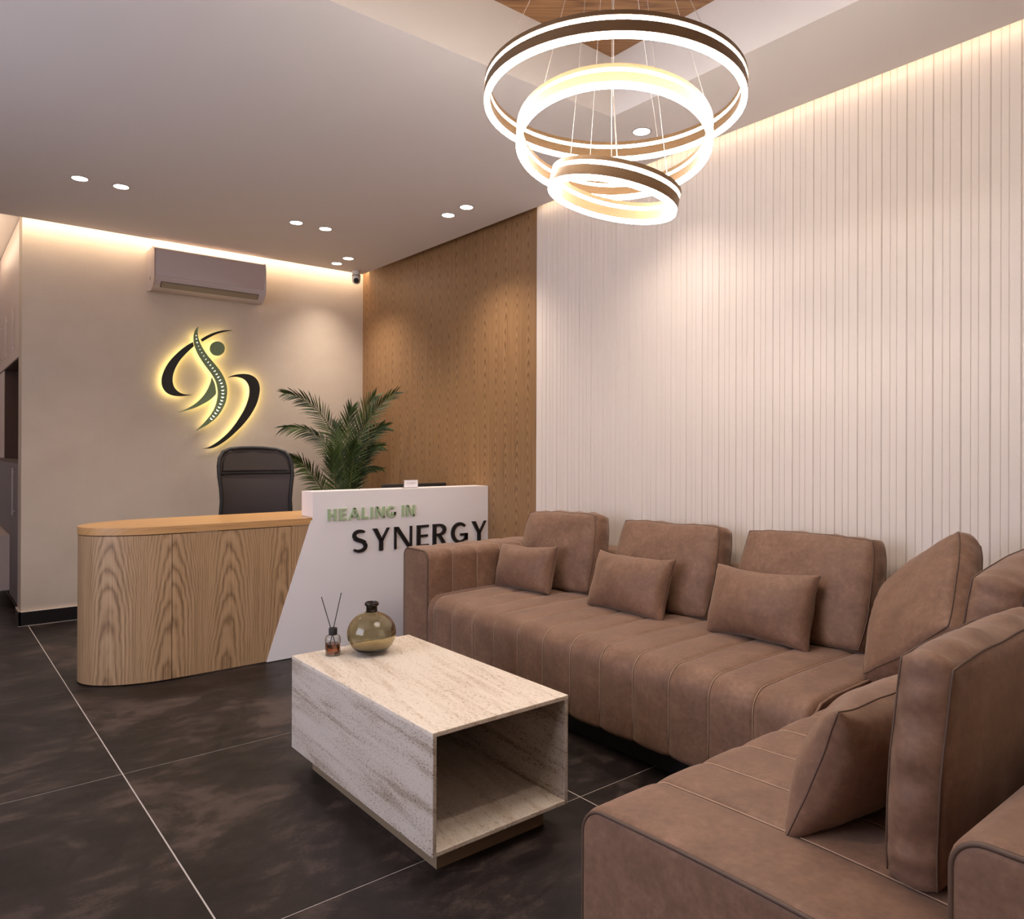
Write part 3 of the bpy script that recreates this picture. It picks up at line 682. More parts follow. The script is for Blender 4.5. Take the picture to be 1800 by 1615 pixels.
# raised letters
def letter(ch_, x0, x1, z0, z1, style, depth=0.012):
    w = x1 - x0; h = z1 - z0; T_, t_ = style          # thick and thin stroke in metres
    q = MB()
    Fm = lambda p: (x0 + p[0], PY - depth, z0 + p[1]); Bm = lambda p: (x0 + p[0], PY - 0.0002, z0 + p[1])
    def quad(a, b_, c_, d_): q.prism([a, b_, c_, d_], Fm, Bm)
    def bar(xa, za, xb, zb): quad((xa, za), (xb, za), (xb, zb), (xa, zb))
    def diag(xa, za, xb, zb, wd): quad((xa - wd / 2, za), (xa + wd / 2, za), (xb + wd / 2, zb), (xb - wd / 2, zb))
    def arc(cx, cz, rx, rz, a0, a1, wf, n=22):
        for k in range(n):
            P = []
            for kk in (k, k + 1):
                a = R(a0 + (a1 - a0) * kk / n); wd = wf(kk / n); P.append(((cx + rx * math.cos(a), cz + rz * math.sin(a)), (cx + (rx - wd) * math.cos(a), cz + (rz - wd) * math.sin(a))))
            quad(P[0][0], P[1][0], P[1][1], P[0][1])
    if ch_ == 'H': bar(0, 0, T_, h); bar(w - T_, 0, w, h); bar(T_, h / 2 - t_ / 2, w - T_, h / 2 + t_ / 2)
    elif ch_ == 'E': bar(0, 0, T_, h); bar(T_, 0, w, t_); bar(T_, h - t_, w, h); bar(T_, h * 0.5 - t_ / 2, w * 0.92, h * 0.5 + t_ / 2)
    elif ch_ == 'L': bar(0, 0, T_, h); bar(T_, 0, w, t_)
    elif ch_ == 'I': bar(0, 0, w, h)
    elif ch_ == 'A': diag(T_ / 2, 0, w / 2 - T_ * 0.05, h, T_ * 1.05); diag(w - T_ / 2, 0, w / 2 + T_ * 0.05, h, T_ * 1.05); bar(w * 0.22, h * 0.22, w * 0.78, h * 0.22 + t_)
    elif ch_ == 'N': bar(0, 0, t_, h); bar(w - t_, 0, w, h); diag(T_ * 0.55, h, w - T_ * 0.55, 0, T_ * 1.15)
    elif ch_ == 'Y':
        quad((0, h), (T_ * 1.15, h), (w / 2 + T_ * 0.5, h * 0.42), (w / 2 - T_ * 0.5, h * 0.42)); quad((w - t_ * 1.2, h), (w, h), (w / 2 + T_ * 0.5, h * 0.42), (w / 2 + T_ * 0.5 - t_ * 1.3, h * 0.42)); bar(w / 2 - T_ / 2, 0, w / 2 + T_ / 2, h * 0.44)
    elif ch_ == 'R':
        bar(0, 0, T_, h); arc(w * 0.48, h * 0.72, w * 0.5, h * 0.28, 90, -90, lambda s: t_ + (T_ - t_) * math.sin(PI * s)); bar(T_, h - t_, w * 0.5, h); bar(T_, h * 0.44, w * 0.5, h * 0.44 + t_); diag(w * 0.48, h * 0.45, w - T_ * 0.5, 0, T_ * 1.1)
    elif ch_ == 'G':
        arc(w * 0.5, h * 0.5, w * 0.5, h * 0.51, 42, 340, lambda s: t_ + (T_ - t_) * max(0, math.sin(PI * min(1, s * 1.1))) ** 1.0); bar(w - T_, h * 0.14, w, h * 0.46); bar(w * 0.55, h * 0.46 - t_, w, h * 0.46)
    elif ch_ == 'S':
        wf = lambda s: t_ + (T_ - t_) * s
        arc(w * 0.5, h * 0.745, w * 0.46, h * 0.255, 38, 200, wf); arc(w * 0.5, h * 0.265, w * 0.5, h * 0.27, -145, 20, wf)
        n = 10; pts = []
        P0, P1, P2, P3 = (w * 0.5 - (w * 0.46 - T_ / 2) * math.cos(R(20)), h * 0.745 - (h * 0.255 - T_ / 2) * math.sin(R(20))), (w * 0.16, h * 0.52), (w * 0.9, h * 0.52), (w * 0.5 + (w * 0.5 - T_ / 2) * math.cos(R(20)), h * 0.265 + (h * 0.27 - T_ / 2) * math.sin(R(20)))
        for k in range(n + 1):
            s = k / n; pts.append(tuple((1 - s) ** 3 * P0[i] + 3 * (1 - s) ** 2 * s * P1[i] + 3 * (1 - s) * s * s * P2[i] + s ** 3 * P3[i] for i in (0, 1)))
        for k in range(n):
            a, b_ = pts[k], pts[k + 1]; t2 = Vector((b_[0] - a[0], b_[1] - a[1])).normalized(); nx, nz = -t2.y * T_ / 2, t2.x * T_ / 2
            quad((a[0] + nx, a[1] + nz), (b_[0] + nx, b_[1] + nz), (b_[0] - nx, b_[1] - nz), (a[0] - nx, a[1] - nz))
    return q
HL = [('H', 1.907, 1.962), ('E', 1.983, 2.028), ('A', 2.040, 2.118), ('L', 2.130, 2.173), ('I', 2.191, 2.2055), ('N', 2.226, 2.288), ('G', 2.301, 2.366), ('I', 2.411, 2.4255), ('N', 2.444, 2.506)]
for (c_, xa, xb) in HL:
    o = letter(c_, xa, xb, 0.780, 0.852, (0.0145, 0.0135)).build('letter', 'letter_green', white); o['label'] = 'sage green raised capital letter ' + c_
SYN = [('S', 2.063, 2.167), ('Y', 2.204, 2.322), ('N', 2.357, 2.486), ('E', 2.523, 2.612), ('R', 2.645, 2.752), ('G', 2.790, 2.925), ('Y', 2.960, 3.083)]
for (c_, xa, xb) in SYN:
    o = letter(c_, xa, xb, 0.577, 0.717, (0.0262, 0.0145)).build('letter', 'letter_black', white); o['label'] = 'black raised capital letter ' + c_
# card holder and monitor
cdh = empty('card_holder', (2.52, 4.21, 0.957), 'small clear holder with a white card on the white counter', 'card holder')
q = MB(); q.box((2.466, 4.206, 0.9575), (2.574, 4.210, 1.012), 0.0005, 1); q.box((2.466, 4.206, 0.9575), (2.574, 4.245, 0.9595)); q.build('stand', 'acrylic', cdh)
q = MB(); q.box((2.469, 4.2045, 0.9605), (2.571, 4.2057, 1.009)); crd = q.build('card', 'card', cdh)
q = MB(); q.lathe([(0.006, 0), (0.0075, 0), (0.0075, 0.0004), (0.006, 0.0004)], (2.496, 4.2042, 0.987), 20, True, Matrix.Rotation(R(90), 3, 'X'))
for k, zz in enumerate((0.992, 0.987, 0.982)): q.box((2.51, 4.2040, zz), (2.556 - 0.008 * (k == 2), 4.2044, zz + 0.0016))
q.build('print', 'card_print', crd)
mon = empty('monitor', (2.80, 4.60, 0.73), 'black computer monitor just showing above the white counter', 'monitor')
q = MB(); q.box((2.53, 4.60, 0.76), (3.06, 4.625, 0.964), 0.006, 3); q.build('housing', 'black_plastic', mon)
q = MB(); q.box((2.54, 4.6252, 0.77), (3.05, 4.6262, 0.955)); q.build('screen', 'screen', mon)
q = MB(); q.box((2.77, 4.57, 0.732), (2.83, 4.60, 0.86), 0.003, 1); q.box((2.70, 4.50, 0.7305), (2.90, 4.65, 0.738), 0.002, 1); q.build('stand', 'black_plastic', mon)

# ------------------------------------------------------------------ office chair
CX, CY_ = 1.80, 5.10
chair = empty('office_chair', (CX, 5.0, 0), 'black mesh-back office chair with headrest behind the reception desk', 'chair')
def back_shape(grow=0.0):
    L = [(0.235, 0.56), (0.243, 0.66), (0.247, 0.76), (0.240, 0.86), (0.246, 0.95), (0.257, 1.03), (0.257, 1.10), (0.246, 1.155), (0.218, 1.195), (0.165, 1.215), (0.08, 1.224), (0.0, 1.226)]
    pts = [(x, z) for x, z in L]; pts += [(-x, z) for x, z in L[-2::-1]]
    if grow: pts = [(x * (1 + grow / 0.25), 0.89 + (z - 0.89) * (1 + grow / 0.33)) for x, z in pts]
    return pts
def bow(x, z): return CY_ - 0.06 * (x / 0.25) ** 2 + 0.03 * math.sin((z - 0.56) / 0.66 * PI) * -1 + 0.05 * max(0, z - 0.95)
q = MB(); pts = back_shape(-0.008); q.tube([(CX + x, bow(x, z), z) for x, z in pts] , 0.013, 10, True); q.build('back_frame', 'black_plastic', chair, smooth=True)
def panel(z0, z1, inset, name, mat, dy, thick=0.012):
    V = []; Fc = []; n, m_ = 14, 14
    sh = back_shape(inset)[:12]
    def halfw(z):
        for (a, b_) in zip(sh, sh[1:]):
            if a[1] <= z <= b_[1]: return a[0] + (b_[0] - a[0]) * (z - a[1]) / max(1e-6, b_[1] - a[1])
        return sh[0][0] if z < sh[0][1] else 0.02
    for side in (0, 1):
        for i in range(n + 1):
            z = z0 + (z1 - z0) * i / n; hw = halfw(z)
            for j in range(m_ + 1):
                x = hw * (-1 + 2 * j / m_); V.append((CX + x, bow(x, z) + dy + side * thick, z))
    N1 = (n + 1) * (m_ + 1)
    for s_ in (0, 1):
        for i in range(n):
            for j in range(m_):
                f = (s_ * N1 + i * (m_ + 1) + j, s_ * N1 + i * (m_ + 1) + j + 1, s_ * N1 + (i + 1) * (m_ + 1) + j + 1, s_ * N1 + (i + 1) * (m_ + 1) + j); Fc.append(f if s_ == 0 else f[::-1])
    rim = [(0, j) for j in range(m_)] + [(i, m_) for i in range(n)] + [(n, m_ - j) for j in range(m_)] + [(n - i, 0) for i in range(n)]
    for k in range(len(rim)):
        a = rim[k]; b_ = rim[(k + 1) % len(rim)]; ia = a[0] * (m_ + 1) + a[1]; ib = b_[0] * (m_ + 1) + b_[1]; Fc.append((ib, ia, ia + N1, ib + N1))
    return mesh_obj(name, V, Fc, mat, chair, smooth=True, angle=40)
panel(0.575, 1.218, -0.006, 'mesh_back', 'chair_mesh', 0.0, 0.004)
panel(1.066, 1.192, -0.034, 'headrest', 'chair_pad', -0.016, 0.014)
q = MB(); q.tube([(CX + 0.235 * k / 6, bow(0.235 * k / 6, 1.047), 1.047) for k in range(-6, 7)], 0.011, 8); q.build('cross_bar', 'black_plastic', chair, smooth=True)
q = MB(); q.box((CX - 0.25, 4.69, 0.44), (CX + 0.25, 5.09, 0.52), 0.035, 4); q.build('seat', 'chair_mesh', chair, smooth=True)
q = MB(); q.tube([(CX, 4.96, 0.44), (CX, 5.05, 0.42), (CX, 5.13, 0.48), (CX, 5.145, 0.70)], 0.02, 10); q.build('back_support', 'black_plastic', chair, smooth=True)
q = MB(); q.lathe([(0.0, 0.10), (0.032, 0.10), (0.032, 0.28), (0.02, 0.29), (0.02, 0.44), (0.0, 0.44)], (CX, 4.97, 0), 20); q.build('gas_column', 'black_plastic', chair, smooth=True, angle=40)
for k in range(5):
    a = R(72 * k + 18); ex, ey = CX + 0.28 * math.cos(a), 4.97 + 0.28 * math.sin(a)
    q = MB(); q.tube([(CX + 0.02 * math.cos(a), 4.97 + 0.02 * math.sin(a), 0.115), (ex, ey, 0.075)], [0.022, 0.014], 8); q.build('leg', 'black_plastic', chair, smooth=True)
    q = MB(); q.lathe([(0.0, -0.02), (0.024, -0.02), (0.026, -0.016), (0.026, 0.016), (0.024, 0.02), (0.0, 0.02)], (ex, ey, 0.0265), 16, False, Matrix.Rotation(a, 3, 'Z') @ Matrix.Rotation(R(90), 3, 'X')); q.build('caster', 'black_plastic', chair)

# ------------------------------------------------------------------ palm
PX, PYY = 2.70, 5.42
palm = empty('potted_palm', (PX, PYY, 0), 'potted palm with feathery green fronds behind the reception desk', 'plant')
q = MB(); q.lathe([(0.0, 0.0), (0.12, 0.0), (0.13, 0.01), (0.165, 0.32), (0.17, 0.33), (0.155, 0.33), (0.15, 0.29), (0.0, 0.29)], (PX, PYY, 0), 40); q.build('pot', 'pot', palm, smooth=True, angle=40)
q = MB(); q.lathe([(0.0, 0.30), (0.149, 0.295)], (PX, PYY, 0), 24); q.build('soil', 'soil', palm)
def frond(tip, mid, base, length_leaf, seed, n=40, droop=0.3):
    """rachis as a quadratic curve; leaflets in two rows, longest in the middle"""
    rnd = random.Random(seed); B, Mi, T_ = Vector(base), Vector(mid), Vector(tip)
    P = lambda s: B * (1 - s) ** 2 + Mi * (2 * s * (1 - s)) + T_ * s * s
    D_ = lambda s: ((Mi - B) * (2 * (1 - s)) + (T_ - Mi) * (2 * s)).normalized()
    q = MB(); ss = [k / 16 for k in range(17)]; q.tube([P(s) for s in ss], [0.0075 * (1 - 0.85 * s) for s in ss], 6)
    fr = q.build('frond', 'palm_stem', palm, smooth=True)
    q = MB(); view = Vector((-PX, -PYY, 0)).normalized()
    for k in range(n):
        s = 0.34 + 0.66 * (k + 0.3) / n; p = P(s); d = D_(s); side0 = d.cross(view + Vector((0, 0, 0.3))).normalized()
        L = length_leaf * (math.sin(PI * min(1, 0.25 + 0.62 * (s - 0.30) / 0.70)) ** 0.7) * rnd.uniform(0.88, 1.08)
        for sg in (-1, 1):
            ang = 0.80 - 0.42 * (s - 0.3) / 0.7 + rnd.uniform(-0.09, 0.09)
            dirn = (d * math.cos(ang) + side0 * sg * math.sin(ang) + view * rnd.uniform(-0.28, 0.28)).normalized()
            wdt = 0.0060 * rnd.uniform(0.8, 1.15); up_ = dirn.cross(side0.cross(d)).normalized(); up_ = dirn.cross(view).normalized() * 0.75 + view * 0.5 * sg
            pts = []
            for j in range(5):
                f = j / 4; cpt = p + dirn * (L * f) + Vector((0, 0, -1)) * (droop * L * f * f * 0.55); wj = wdt * (0.5, 1.0, 0.9, 0.55, 0.03)[j]; pts.append((cpt - up_ * wj, cpt + view * 0.0015, cpt + up_ * wj))
            V = [x for tr in pts for x in tr]; Fc = []
            for j in range(4):
                a = 3 * j; Fc += [(a, a + 1, a + 4, a + 3), (a + 1, a + 2, a + 5, a + 4)]
            q.add(V, Fc)
    q.build('leaflets', 'palm_leaf', fr); return fr
# tips given as (x, y, z) in the room
FR = [((2.075, 5.25, 1.615), (2.67, 5.41, 1.607), 0.17, 0.35),
      ((2.208, 5.6, 1.377), (2.704, 5.424, 1.432), 0.15, 0.7),
      ((2.931, 5.12, 1.661), (2.556, 5.417, 1.355), 0.16, 0.25),
      ((2.894, 5.4, 1.642), (2.662, 5.441, 1.354), 0.19, 0.1),
      ((2.641, 5.3, 1.535), (2.623, 5.456, 1.281), 0.17, 0.1),
      ((2.893, 5.22, 1.391), (2.698, 5.436, 1.365), 0.16, 0.4),
      ((2.079, 5.15, 1.153), (2.405, 5.303, 1.082), 0.16, 0.5),
      ((2.406, 5.12, 1.195), (2.423, 5.221, 1.038), 0.17, 0.1),
      ((2.936, 5.35, 1.054), (2.578, 5.454, 1.125), 0.08, 0.6),
      ((2.874, 5.25, 1.234), (2.725, 5.451, 1.239), 0.13, 0.4),
      ((2.669, 5.62, 1.408), (2.621, 5.516, 1.245), 0.17, 0.2),
      ((2.652, 5.25, 1.252), (2.674, 5.429, 1.166), 0.15, 0.2)]
for k, (tip, mid, ll, dr) in enumerate(FR): frond(tip, mid, (PX + 0.03 * math.cos(k * 2.4), PYY + 0.03 * math.sin(k * 2.4), 0.30), ll, k, droop=dr)

# ------------------------------------------------------------------ air conditioner
AX0, AX1, AZ0, AZ1 = 1.335, 2.15, 2.375, 2.675
ac = empty('air_conditioner', (1.74, YB, AZ0), 'pale grey wall-mounted air conditioner above the glowing sign', 'air conditioner')
prof = [(YB - 0.002, AZ0 + 0.01), (YB - 0.002, AZ1), (YB - 0.19, AZ1), (YB - 0.205, AZ1 - 0.01), (YB - 0.212, AZ1 - 0.04), (YB - 0.212, AZ0 + 0.09), (YB - 0.20, AZ0 + 0.055), (YB - 0.165, AZ0 + 0.018), (YB - 0.12, AZ0)]
def xloft(name, prof, x0, x1, mat, parent, r=0.008):
    V = []; n = len(prof); xs = [(x0, -r), (x0 + r * 0.4, -r * 0.25), (x0 + r, 0), (x1 - r, 0), (x1 - r * 0.4, -r * 0.25), (x1, -r)]
    for (x, d) in xs:
        for p in offset(prof[::-1], d): V.append((x, p[0], p[1]))
    Fc = []
    for i in range(len(xs) - 1):
        for k in range(n): Fc.append((i * n + k, i * n + (k + 1) % n, (i + 1) * n + (k + 1) % n, (i + 1) * n + k))
    Fc += [tuple(range(n))[::-1], tuple((len(xs) - 1) * n + k for k in range(n))]
    o = mesh_obj(name, V, Fc, mat, parent, smooth=True, angle=30)
    bm = bmesh.new(); bm.from_mesh(o.data); bmesh.ops.recalc_face_normals(bm, faces=bm.faces[:]); bm.to_mesh(o.data); bm.free(); return o
xloft('housing', prof, AX0, AX1, 'ac_plastic', ac)
fp = [(YB - 0.206, AZ1 - 0.012), (YB - 0.2155, AZ1 - 0.036), (YB - 0.2155, AZ0 + 0.092), (YB - 0.206, AZ0 + 0.088)]
xloft('front_panel', fp[::-1], AX0 + 0.012, AX1 - 0.012, 'ac_plastic', ac, 0.002)
lp = [(YB - 0.203, AZ0 + 0.064), (YB - 0.207, AZ0 + 0.062), (YB - 0.171, AZ0 + 0.016), (YB - 0.127, AZ0 - 0.004), (YB - 0.122, AZ0 - 0.001)]
lv = MB(); pl = [(YB - 0.2045, AZ0 + 0.061), (YB - 0.172, AZ0 + 0.0205), (YB - 0.13, AZ0 + 0.0)]
def slab_between(p0, p1, x0, x1, lift, th):
    t_ = Vector((p1[0] - p0[0], p1[1] - p0[1])).normalized(); nn = (-t_.y, t_.x)
    if nn[1] > 0: nn = (-nn[0], -nn[1])
    a = [(p0[0] + nn[0] * lift, p0[1] + nn[1] * lift), (p1[0] + nn[0] * lift, p1[1] + nn[1] * lift), (p1[0] + nn[0] * (lift + th), p1[1] + nn[1] * (lift + th)), (p0[0] + nn[0] * (lift + th), p0[1] + nn[1] * (lift + th))]
    q = MB(); q.prism(a, lambda p: (x0, p[0], p[1]), lambda p: (x1, p[0], p[1])); return q
slab_between((YB - 0.200, AZ0 + 0.055), (YB - 0.165, AZ0 + 0.018), AX0 + 0.05, AX1 - 0.05, 0.0004, 0.001).build('outlet_gap', 'ac_dark', ac)
slab_between((YB - 0.198, AZ0 + 0.052), (YB - 0.167, AZ0 + 0.021), AX0 + 0.055, AX1 - 0.055, 0.0016, 0.003).build('louver', 'ac_louver', ac)
q = MB(); q.box((AX0 - 0.0015, YB - 0.10, AZ0 + 0.075), (AX0 + 0.001, YB - 0.086, AZ0 + 0.10)); q.build('side_notch', 'ac_dark', ac)

# ------------------------------------------------------------------ security camera
KX, KY = 2.945, 5.84
kc = empty('security_camera', (KX, KY, ZC), 'small white dome security camera under the ceiling corner', 'camera')
q = MB(); q.lathe([(0.0, 0.0), (0.036, 0.0), (0.036, -0.022), (0.032, -0.03), (0.0, -0.03)], (KX, KY, ZC), 28); q.build('mount', 'white_plastic', kc, smooth=True, angle=40)
q = MB(); q.lathe([(0.0, -0.026), (0.03, -0.03), (0.036, -0.05), (0.037, -0.075), (0.03, -0.098), (0.015, -0.108), (0.0, -0.11)], (KX, KY, ZC), 28); q.build('head', 'white_plastic', kc, smooth=True)
dv = Vector((-0.5, -1, -0.25)).normalized(); mz = dv.to_track_quat('Z', 'Y').to_matrix()
q = MB(); q.lathe([(0.022, 0.0), (0.022, 0.012), (0.019, 0.014), (0.0, 0.012)], Vector((KX, KY, ZC - 0.078)) + dv * 0.030, 24, False, mz); q.build('lens', 'black_plastic', kc, smooth=True, angle=40)
q = MB(); q.lathe([(0.037, -0.034), (0.0385, -0.036), (0.0385, -0.041), (0.037, -0.043)], (KX, KY, ZC), 28, True); q.build('band', 'trim_grey', kc)

# ------------------------------------------------------------------ wall sign (outlines digitised in sign units, then set on the wall in metres)
def ray(u, v):
    c_ = Vector(((u - C_X) / F_PX, (v - C_Y) / F_PX, 1)); return r3 * c_.x - u3 * c_.y + fw2 * c_.z
SIGN_Y = 5.972
def sgn(px, py):
    d = ray(260 + px / 6.727, 560 + py / 6.727); k = SIGN_Y / d.y; return (d.x * k, CAM_H + d.z * k)
def catmull(pts, n=4):
    out = []; N = len(pts)
    for i in range(N - 1):
        p0, p1, p2, p3 = pts[max(0, i - 1)], pts[i], pts[i + 1], pts[min(N - 1, i + 2)]
        for k in range(n):
            s = k / n; out.append(tuple(0.5 * (2 * p1[j] + (p2[j] - p0[j]) * s + (2 * p0[j] - 5 * p1[j] + 4 * p2[j] - p3[j]) * s * s + (3 * p1[j] - p0[j] - 3 * p2[j] + p3[j]) * s ** 3) for j in (0, 1)))
    out.append(pts[-1]); return out
sign = empty('wall_sign', (1.79, SIGN_Y, 1.2), 'backlit black and green dancing-figure sign on the plaster wall', 'sign')
def ribbon(name, A_, B_, mat, n=4, depth=0.014):
    """plate between two edge curves (same direction); a lit strip behind it throws the halo on the wall"""
    A_ = catmull(A_, n); B_ = catmull(B_, n); N = 48
    def resample(c_):
        L = [0]
        for a, b_ in zip(c_, c_[1:]): L.append(L[-1] + math.hypot(b_[0] - a[0], b_[1] - a[1]))
        out = []; i = 0
        for k in range(N + 1):
            s = L[-1] * k / N
            while i < len(L) - 2 and L[i + 1] < s: i += 1
            f_ = (s - L[i]) / max(1e-9, L[i + 1] - L[i]); out.append((c_[i][0] + (c_[i + 1][0] - c_[i][0]) * f_, c_[i][1] + (c_[i + 1][1] - c_[i][1]) * f_))
        return out
    A2 = [sgn(*p) for p in resample(A_)]; B2 = [sgn(*p) for p in resample(B_)]
    def strip(A3, B3, y0, y1):
        V = []; Fc = []
        for a, b_ in zip(A3, B3): V += [(a[0], y0, a[1]), (b_[0], y0, b_[1]), (a[0], y1, a[1]), (b_[0], y1, b_[1])]
        for k in range(len(A3) - 1):
            i = 4 * k; j = i + 4; Fc += [(i, i + 1, j + 1, j), (i + 2, j + 2, j + 3, i + 3), (i, j, j + 2, i + 2), (i + 1, i + 3, j + 3, j + 1)]
        Fc += [(0, 2, 3, 1), (len(V) - 4, len(V) - 3, len(V) - 1, len(V) - 2)]
        return V, Fc
    V, Fc = strip(A2, B2, SIGN_Y, SIGN_Y + depth); o = mesh_obj(name, V, Fc, mat, sign)
    bm = bmesh.new(); bm.from_mesh(o.data); bmesh.ops.recalc_face_normals(bm, faces=bm.faces[:]); bm.to_mesh(o.data); bm.free()
    Ai = []; Bi = []
    for a, b_ in zip(A2[2:-2], B2[2:-2]):
        w_ = math.hypot(b_[0] - a[0], b_[1] - a[1]); f_ = min(0.45, 0.004 / max(w_, 1e-4)); Ai.append((a[0] + (b_[0] - a[0]) * f_, a[1] + (b_[1] - a[1]) * f_)); Bi.append((b_[0] + (a[0] - b_[0]) * f_, b_[1] + (a[1] - b_[1]) * f_))
    V, Fc = strip(Ai, Bi, SIGN_Y + depth + 0.0005, SIGN_Y + depth + 0.008); mesh_obj('halo_light', V, Fc, 'sign_halo', o)
    return o
ribbon('arc_plate', [(535, 275), (470, 310), (400, 362), (330, 425), (265, 495), (215, 570), (180, 650), (165, 720), (168, 780), (185, 825), (215, 865), (260, 895), (320, 912), (390, 916), (460, 910), (535, 901)],
       [(545, 325), (490, 375), (440, 425), (390, 480), (350, 540), (320, 600), (300, 660), (293, 715), (295, 755), (308, 800), (335, 840), (375, 872), (420, 890), (480, 898), (535, 900)], 'sign_black')
ribbon('arc_tip_plate', [(628, 243), (690, 205), (760, 172), (830, 150), (900, 137), (995, 137)], [(645, 272), (730, 222), (800, 188), (870, 165), (930, 150), (995, 139)], 'sign_black')
SPL = [(600, 93), (575, 115), (555, 155), (545, 200), (543, 250), (550, 300), (565, 350), (590, 410), (625, 470), (665, 530), (710, 590), (755, 650), (790, 710), (812, 765), (825, 830), (828, 890), (822, 950), (808, 1010), (785, 1070), (750, 1130), (700, 1195), (640, 1260), (575, 1320)]
SPR = [(602, 95), (592, 125), (588, 165), (595, 215), (610, 265), (630, 315), (660, 365), (700, 425), (745, 480), (795, 540), (840, 595), (880, 655), (910, 715), (930, 780), (938, 840), (935, 910), (920, 985), (890, 1055), (855, 1115), (810, 1170), (760, 1215), (700, 1258), (640, 1290), (577, 1322)]
spine = ribbon('spine_plate', SPL, SPR, 'sign_green')
ribbon('leaf_plate', [(757, 695), (780, 740), (797, 790), (805, 840), (806, 890), (770, 930), (720, 970), (660, 1005), (590, 1040), (510, 1070), (430, 1090), (365, 1107)],
       [(756, 697), (750, 735), (740, 765), (715, 825), (680, 885), (655, 917), (630, 945), (570, 1000), (500, 1045), (430, 1080), (400, 1092), (364, 1106)], 'sign_green')
ribbon('sweep_plate', [(945, 695), (1000, 672), (1060, 657), (1130, 652), (1200, 660), (1255, 685), (1295, 725), (1318, 780), (1325, 840), (1315, 910), (1290, 1000), (1245, 1090), (1190, 1175), (1120, 1260), (1040, 1340), (950, 1420), (850, 1490), (760, 1530), (650, 1538)],
       [(946, 697), (1020, 686), (1080, 692), (1135, 712), (1175, 750), (1198, 795), (1205, 850), (1198, 920), (1175, 1000), (1140, 1080), (1090, 1165), (1030, 1255), (960, 1340), (880, 1415), (800, 1475), (720, 1520), (650, 1536)], 'sign_black')
dc = [sgn(822 + 88 * math.cos(2 * PI * k / 40), 353 + 85 * math.sin(2 * PI * k / 40)) for k in range(40)]
q = MB(); q.prism(dc, lambda p: (p[0], SIGN_Y, p[1]), lambda p: (p[0], SIGN_Y + 0.014, p[1])); hd = q.build('head_disc', 'sign_green', sign)
cx_ = sum(p[0] for p in dc) / 40; cz_ = sum(p[1] for p in dc) / 40
q = MB(); q.prism([(cx_ + (p[0] - cx_) * 0.9, cz_ + (p[1] - cz_) * 0.9) for p in dc], lambda p: (p[0], SIGN_Y + 0.0145, p[1]), lambda p: (p[0], SIGN_Y + 0.022, p[1])); q.build('halo_light', 'sign_halo', hd)
CHV = [(571, 200), (573, 240), (582, 283), (598, 325), (615, 365), (637, 403), (660, 440), (685, 480), (712, 515), (737, 550), (765, 585), (790, 620), (812, 657), (832, 692), (852, 728), (868, 765), (880, 805), (885, 848), (886, 888), (882, 930), (872, 970), (858, 1010), (842, 1050), (822, 1085), (800, 1120), (775, 1155), (748, 1185)]
for k, (x, y) in enumerate(CHV):
    a = CHV[max(0, k - 1)]; b_ = CHV[min(len(CHV) - 1, k + 1)]; d = Vector((b_[0] - a[0], b_[1] - a[1])).normalized(); nn = Vector((-d.y, d.x)); nn = nn if nn.x > 0 else -nn
    sz = 6 + min(1, k / 16) * 13; flip = 1 if k < 16 else -1
    if k < 3: P2 = [(x + sz * math.cos(t_), y + sz * math.sin(t_)) for t_ in [2 * PI * j / 10 for j in range(10)]]
    else:
        P2 = []
        for j in range(7):
            t_ = -1 + j / 3; w_ = nn * (sz * t_); bulge = d * (sz * 0.75 * (1 - t_ * t_)) ; P2.append((x + w_.x + bulge.x - d.x * sz * 0.3, y + w_.y + bulge.y - d.y * sz * 0.3))
        for j in range(5, 0, -1):
            t_ = -1 + j / 3; w_ = nn * (sz * t_ * 0.9); bulge = d * (sz * 0.12 * (1 - t_ * t_)); P2.append((x + w_.x + bulge.x - d.x * sz * 0.38, y + w_.y + bulge.y - d.y * sz * 0.38))
    P3 = [sgn(*p) for p in P2]
    q = MB(); q.prism(P3, lambda p: (p[0], SIGN_Y - 0.0012, p[1]), lambda p: (p[0], SIGN_Y + 0.0005, p[1])); q.build('vertebra_window', 'sign_window', spine)

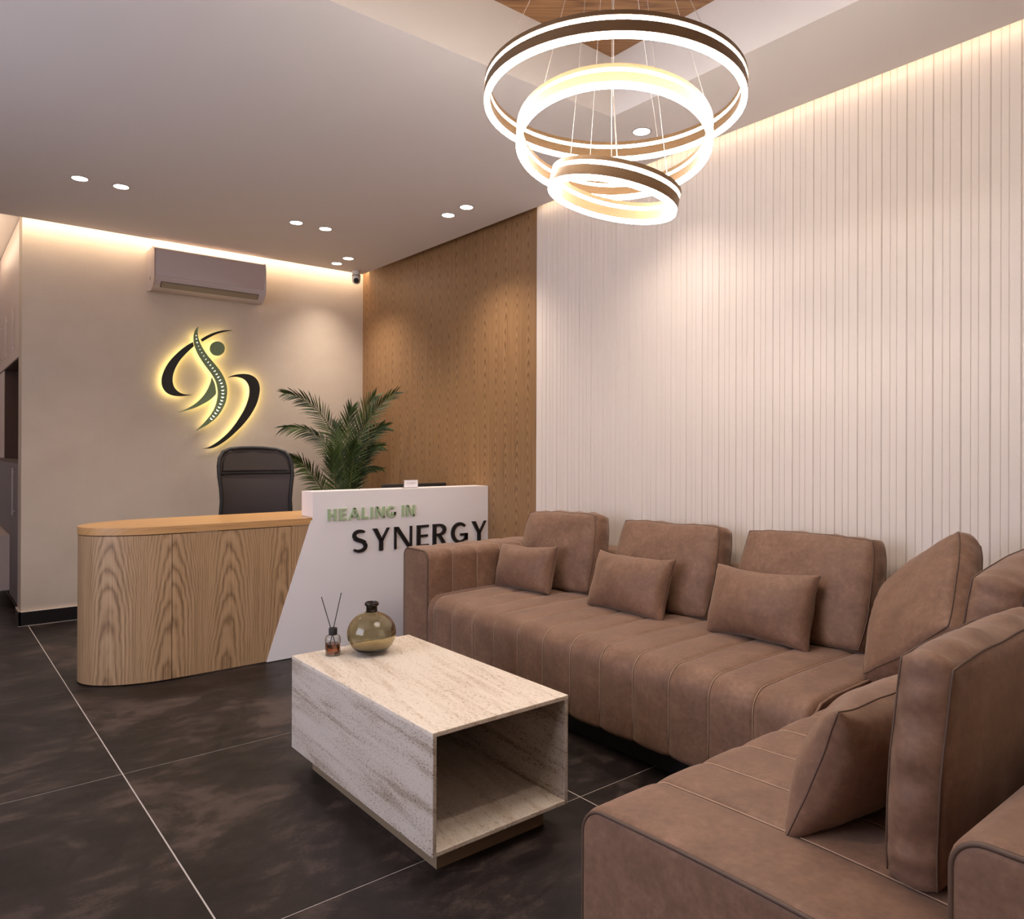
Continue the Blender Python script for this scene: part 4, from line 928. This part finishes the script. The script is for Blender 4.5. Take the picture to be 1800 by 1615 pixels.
# ------------------------------------------------------------------ tall cabinets in the passage behind the wall
KXF = 0.575
cb = empty('tall_cabinet', (0.86, 7.05, 0), 'tall pale storage cabinet with dark niche at the left edge', 'cabinet')
q = MB(); q.box((KXF + 0.06, 6.235, 0), (1.15, 7.95, 0.075)); q.build('plinth', 'black_base', cb)
q = MB(); q.box((KXF, 7.522, 1.13), (KXF + 0.019, 7.95, 1.855), 0.001, 1); q.build('middle_door', 'cabinet_white', cb)
q = MB(); q.box((KXF + 0.02, 6.235, 0.075), (1.15, 7.95, 1.115)); q.box((KXF + 0.02, 6.235, 1.865), (1.15, 7.95, ZU - 0.005)); q.box((1.10, 6.235, 1.115), (1.15, 7.95, 1.865)); q.build('carcass', 'cabinet_white', cb)
q = MB(); q.box((KXF, 6.235, 1.10), (1.10, 7.95, 1.125)); q.box((KXF, 6.235, 1.857), (1.10, 7.95, 1.867)); q.box((1.08, 6.235, 1.125), (1.10, 7.95, 1.857)); q.box((KXF + 0.005, 7.50, 1.125), (1.1, 7.52, 1.857)); q.build('niche_lining', 'niche', cb)
for (ya, yb) in ((6.237, 6.985), (6.990, 7.5), (7.505, 7.95)):
    q = MB(); q.box((KXF, ya, 1.869), (KXF + 0.019, yb, ZU - 0.007), 0.001, 1); dr = q.build('upper_door', 'cabinet_white', cb)
    hy = ya + 0.41 if ya < 6.5 else ya + 0.19
    q = MB(); q.box((KXF - 0.022, hy - 0.006, 1.92), (KXF - 0.012, hy + 0.006, 2.26), 0.001, 1); q.box((KXF - 0.013, hy - 0.004, 1.95), (KXF, hy + 0.004, 1.96)); q.box((KXF - 0.013, hy - 0.004, 2.22), (KXF, hy + 0.004, 2.23)); q.build('handle', 'handle', dr)
q = MB(); q.box((KXF, 6.237, 0.077), (KXF + 0.019, 6.985, 1.098), 0.001, 1); dr = q.build('lower_door', 'cabinet_shaded', cb)
q = MB(); q.box((KXF - 0.022, 6.585, 0.716), (KXF - 0.012, 6.6, 1.064), 0.001, 1); q.box((KXF - 0.013, 6.589, 0.74), (KXF, 6.596, 0.75)); q.box((KXF - 0.013, 6.589, 1.03), (KXF, 6.596, 1.04)); q.build('handle', 'handle', dr)
q = MB(); q.box((KXF, 6.990, 0.54), (KXF + 0.019, 7.95, 1.098), 0.001, 1); q.build('lower_door', 'cabinet_shaded', cb)
q = MB(); q.box((KXF - 0.06, 7.0, 0.10), (KXF + 0.3, 7.9, 0.53), 0.002, 1); q.build('drawer', 'cabinet_white', cb)
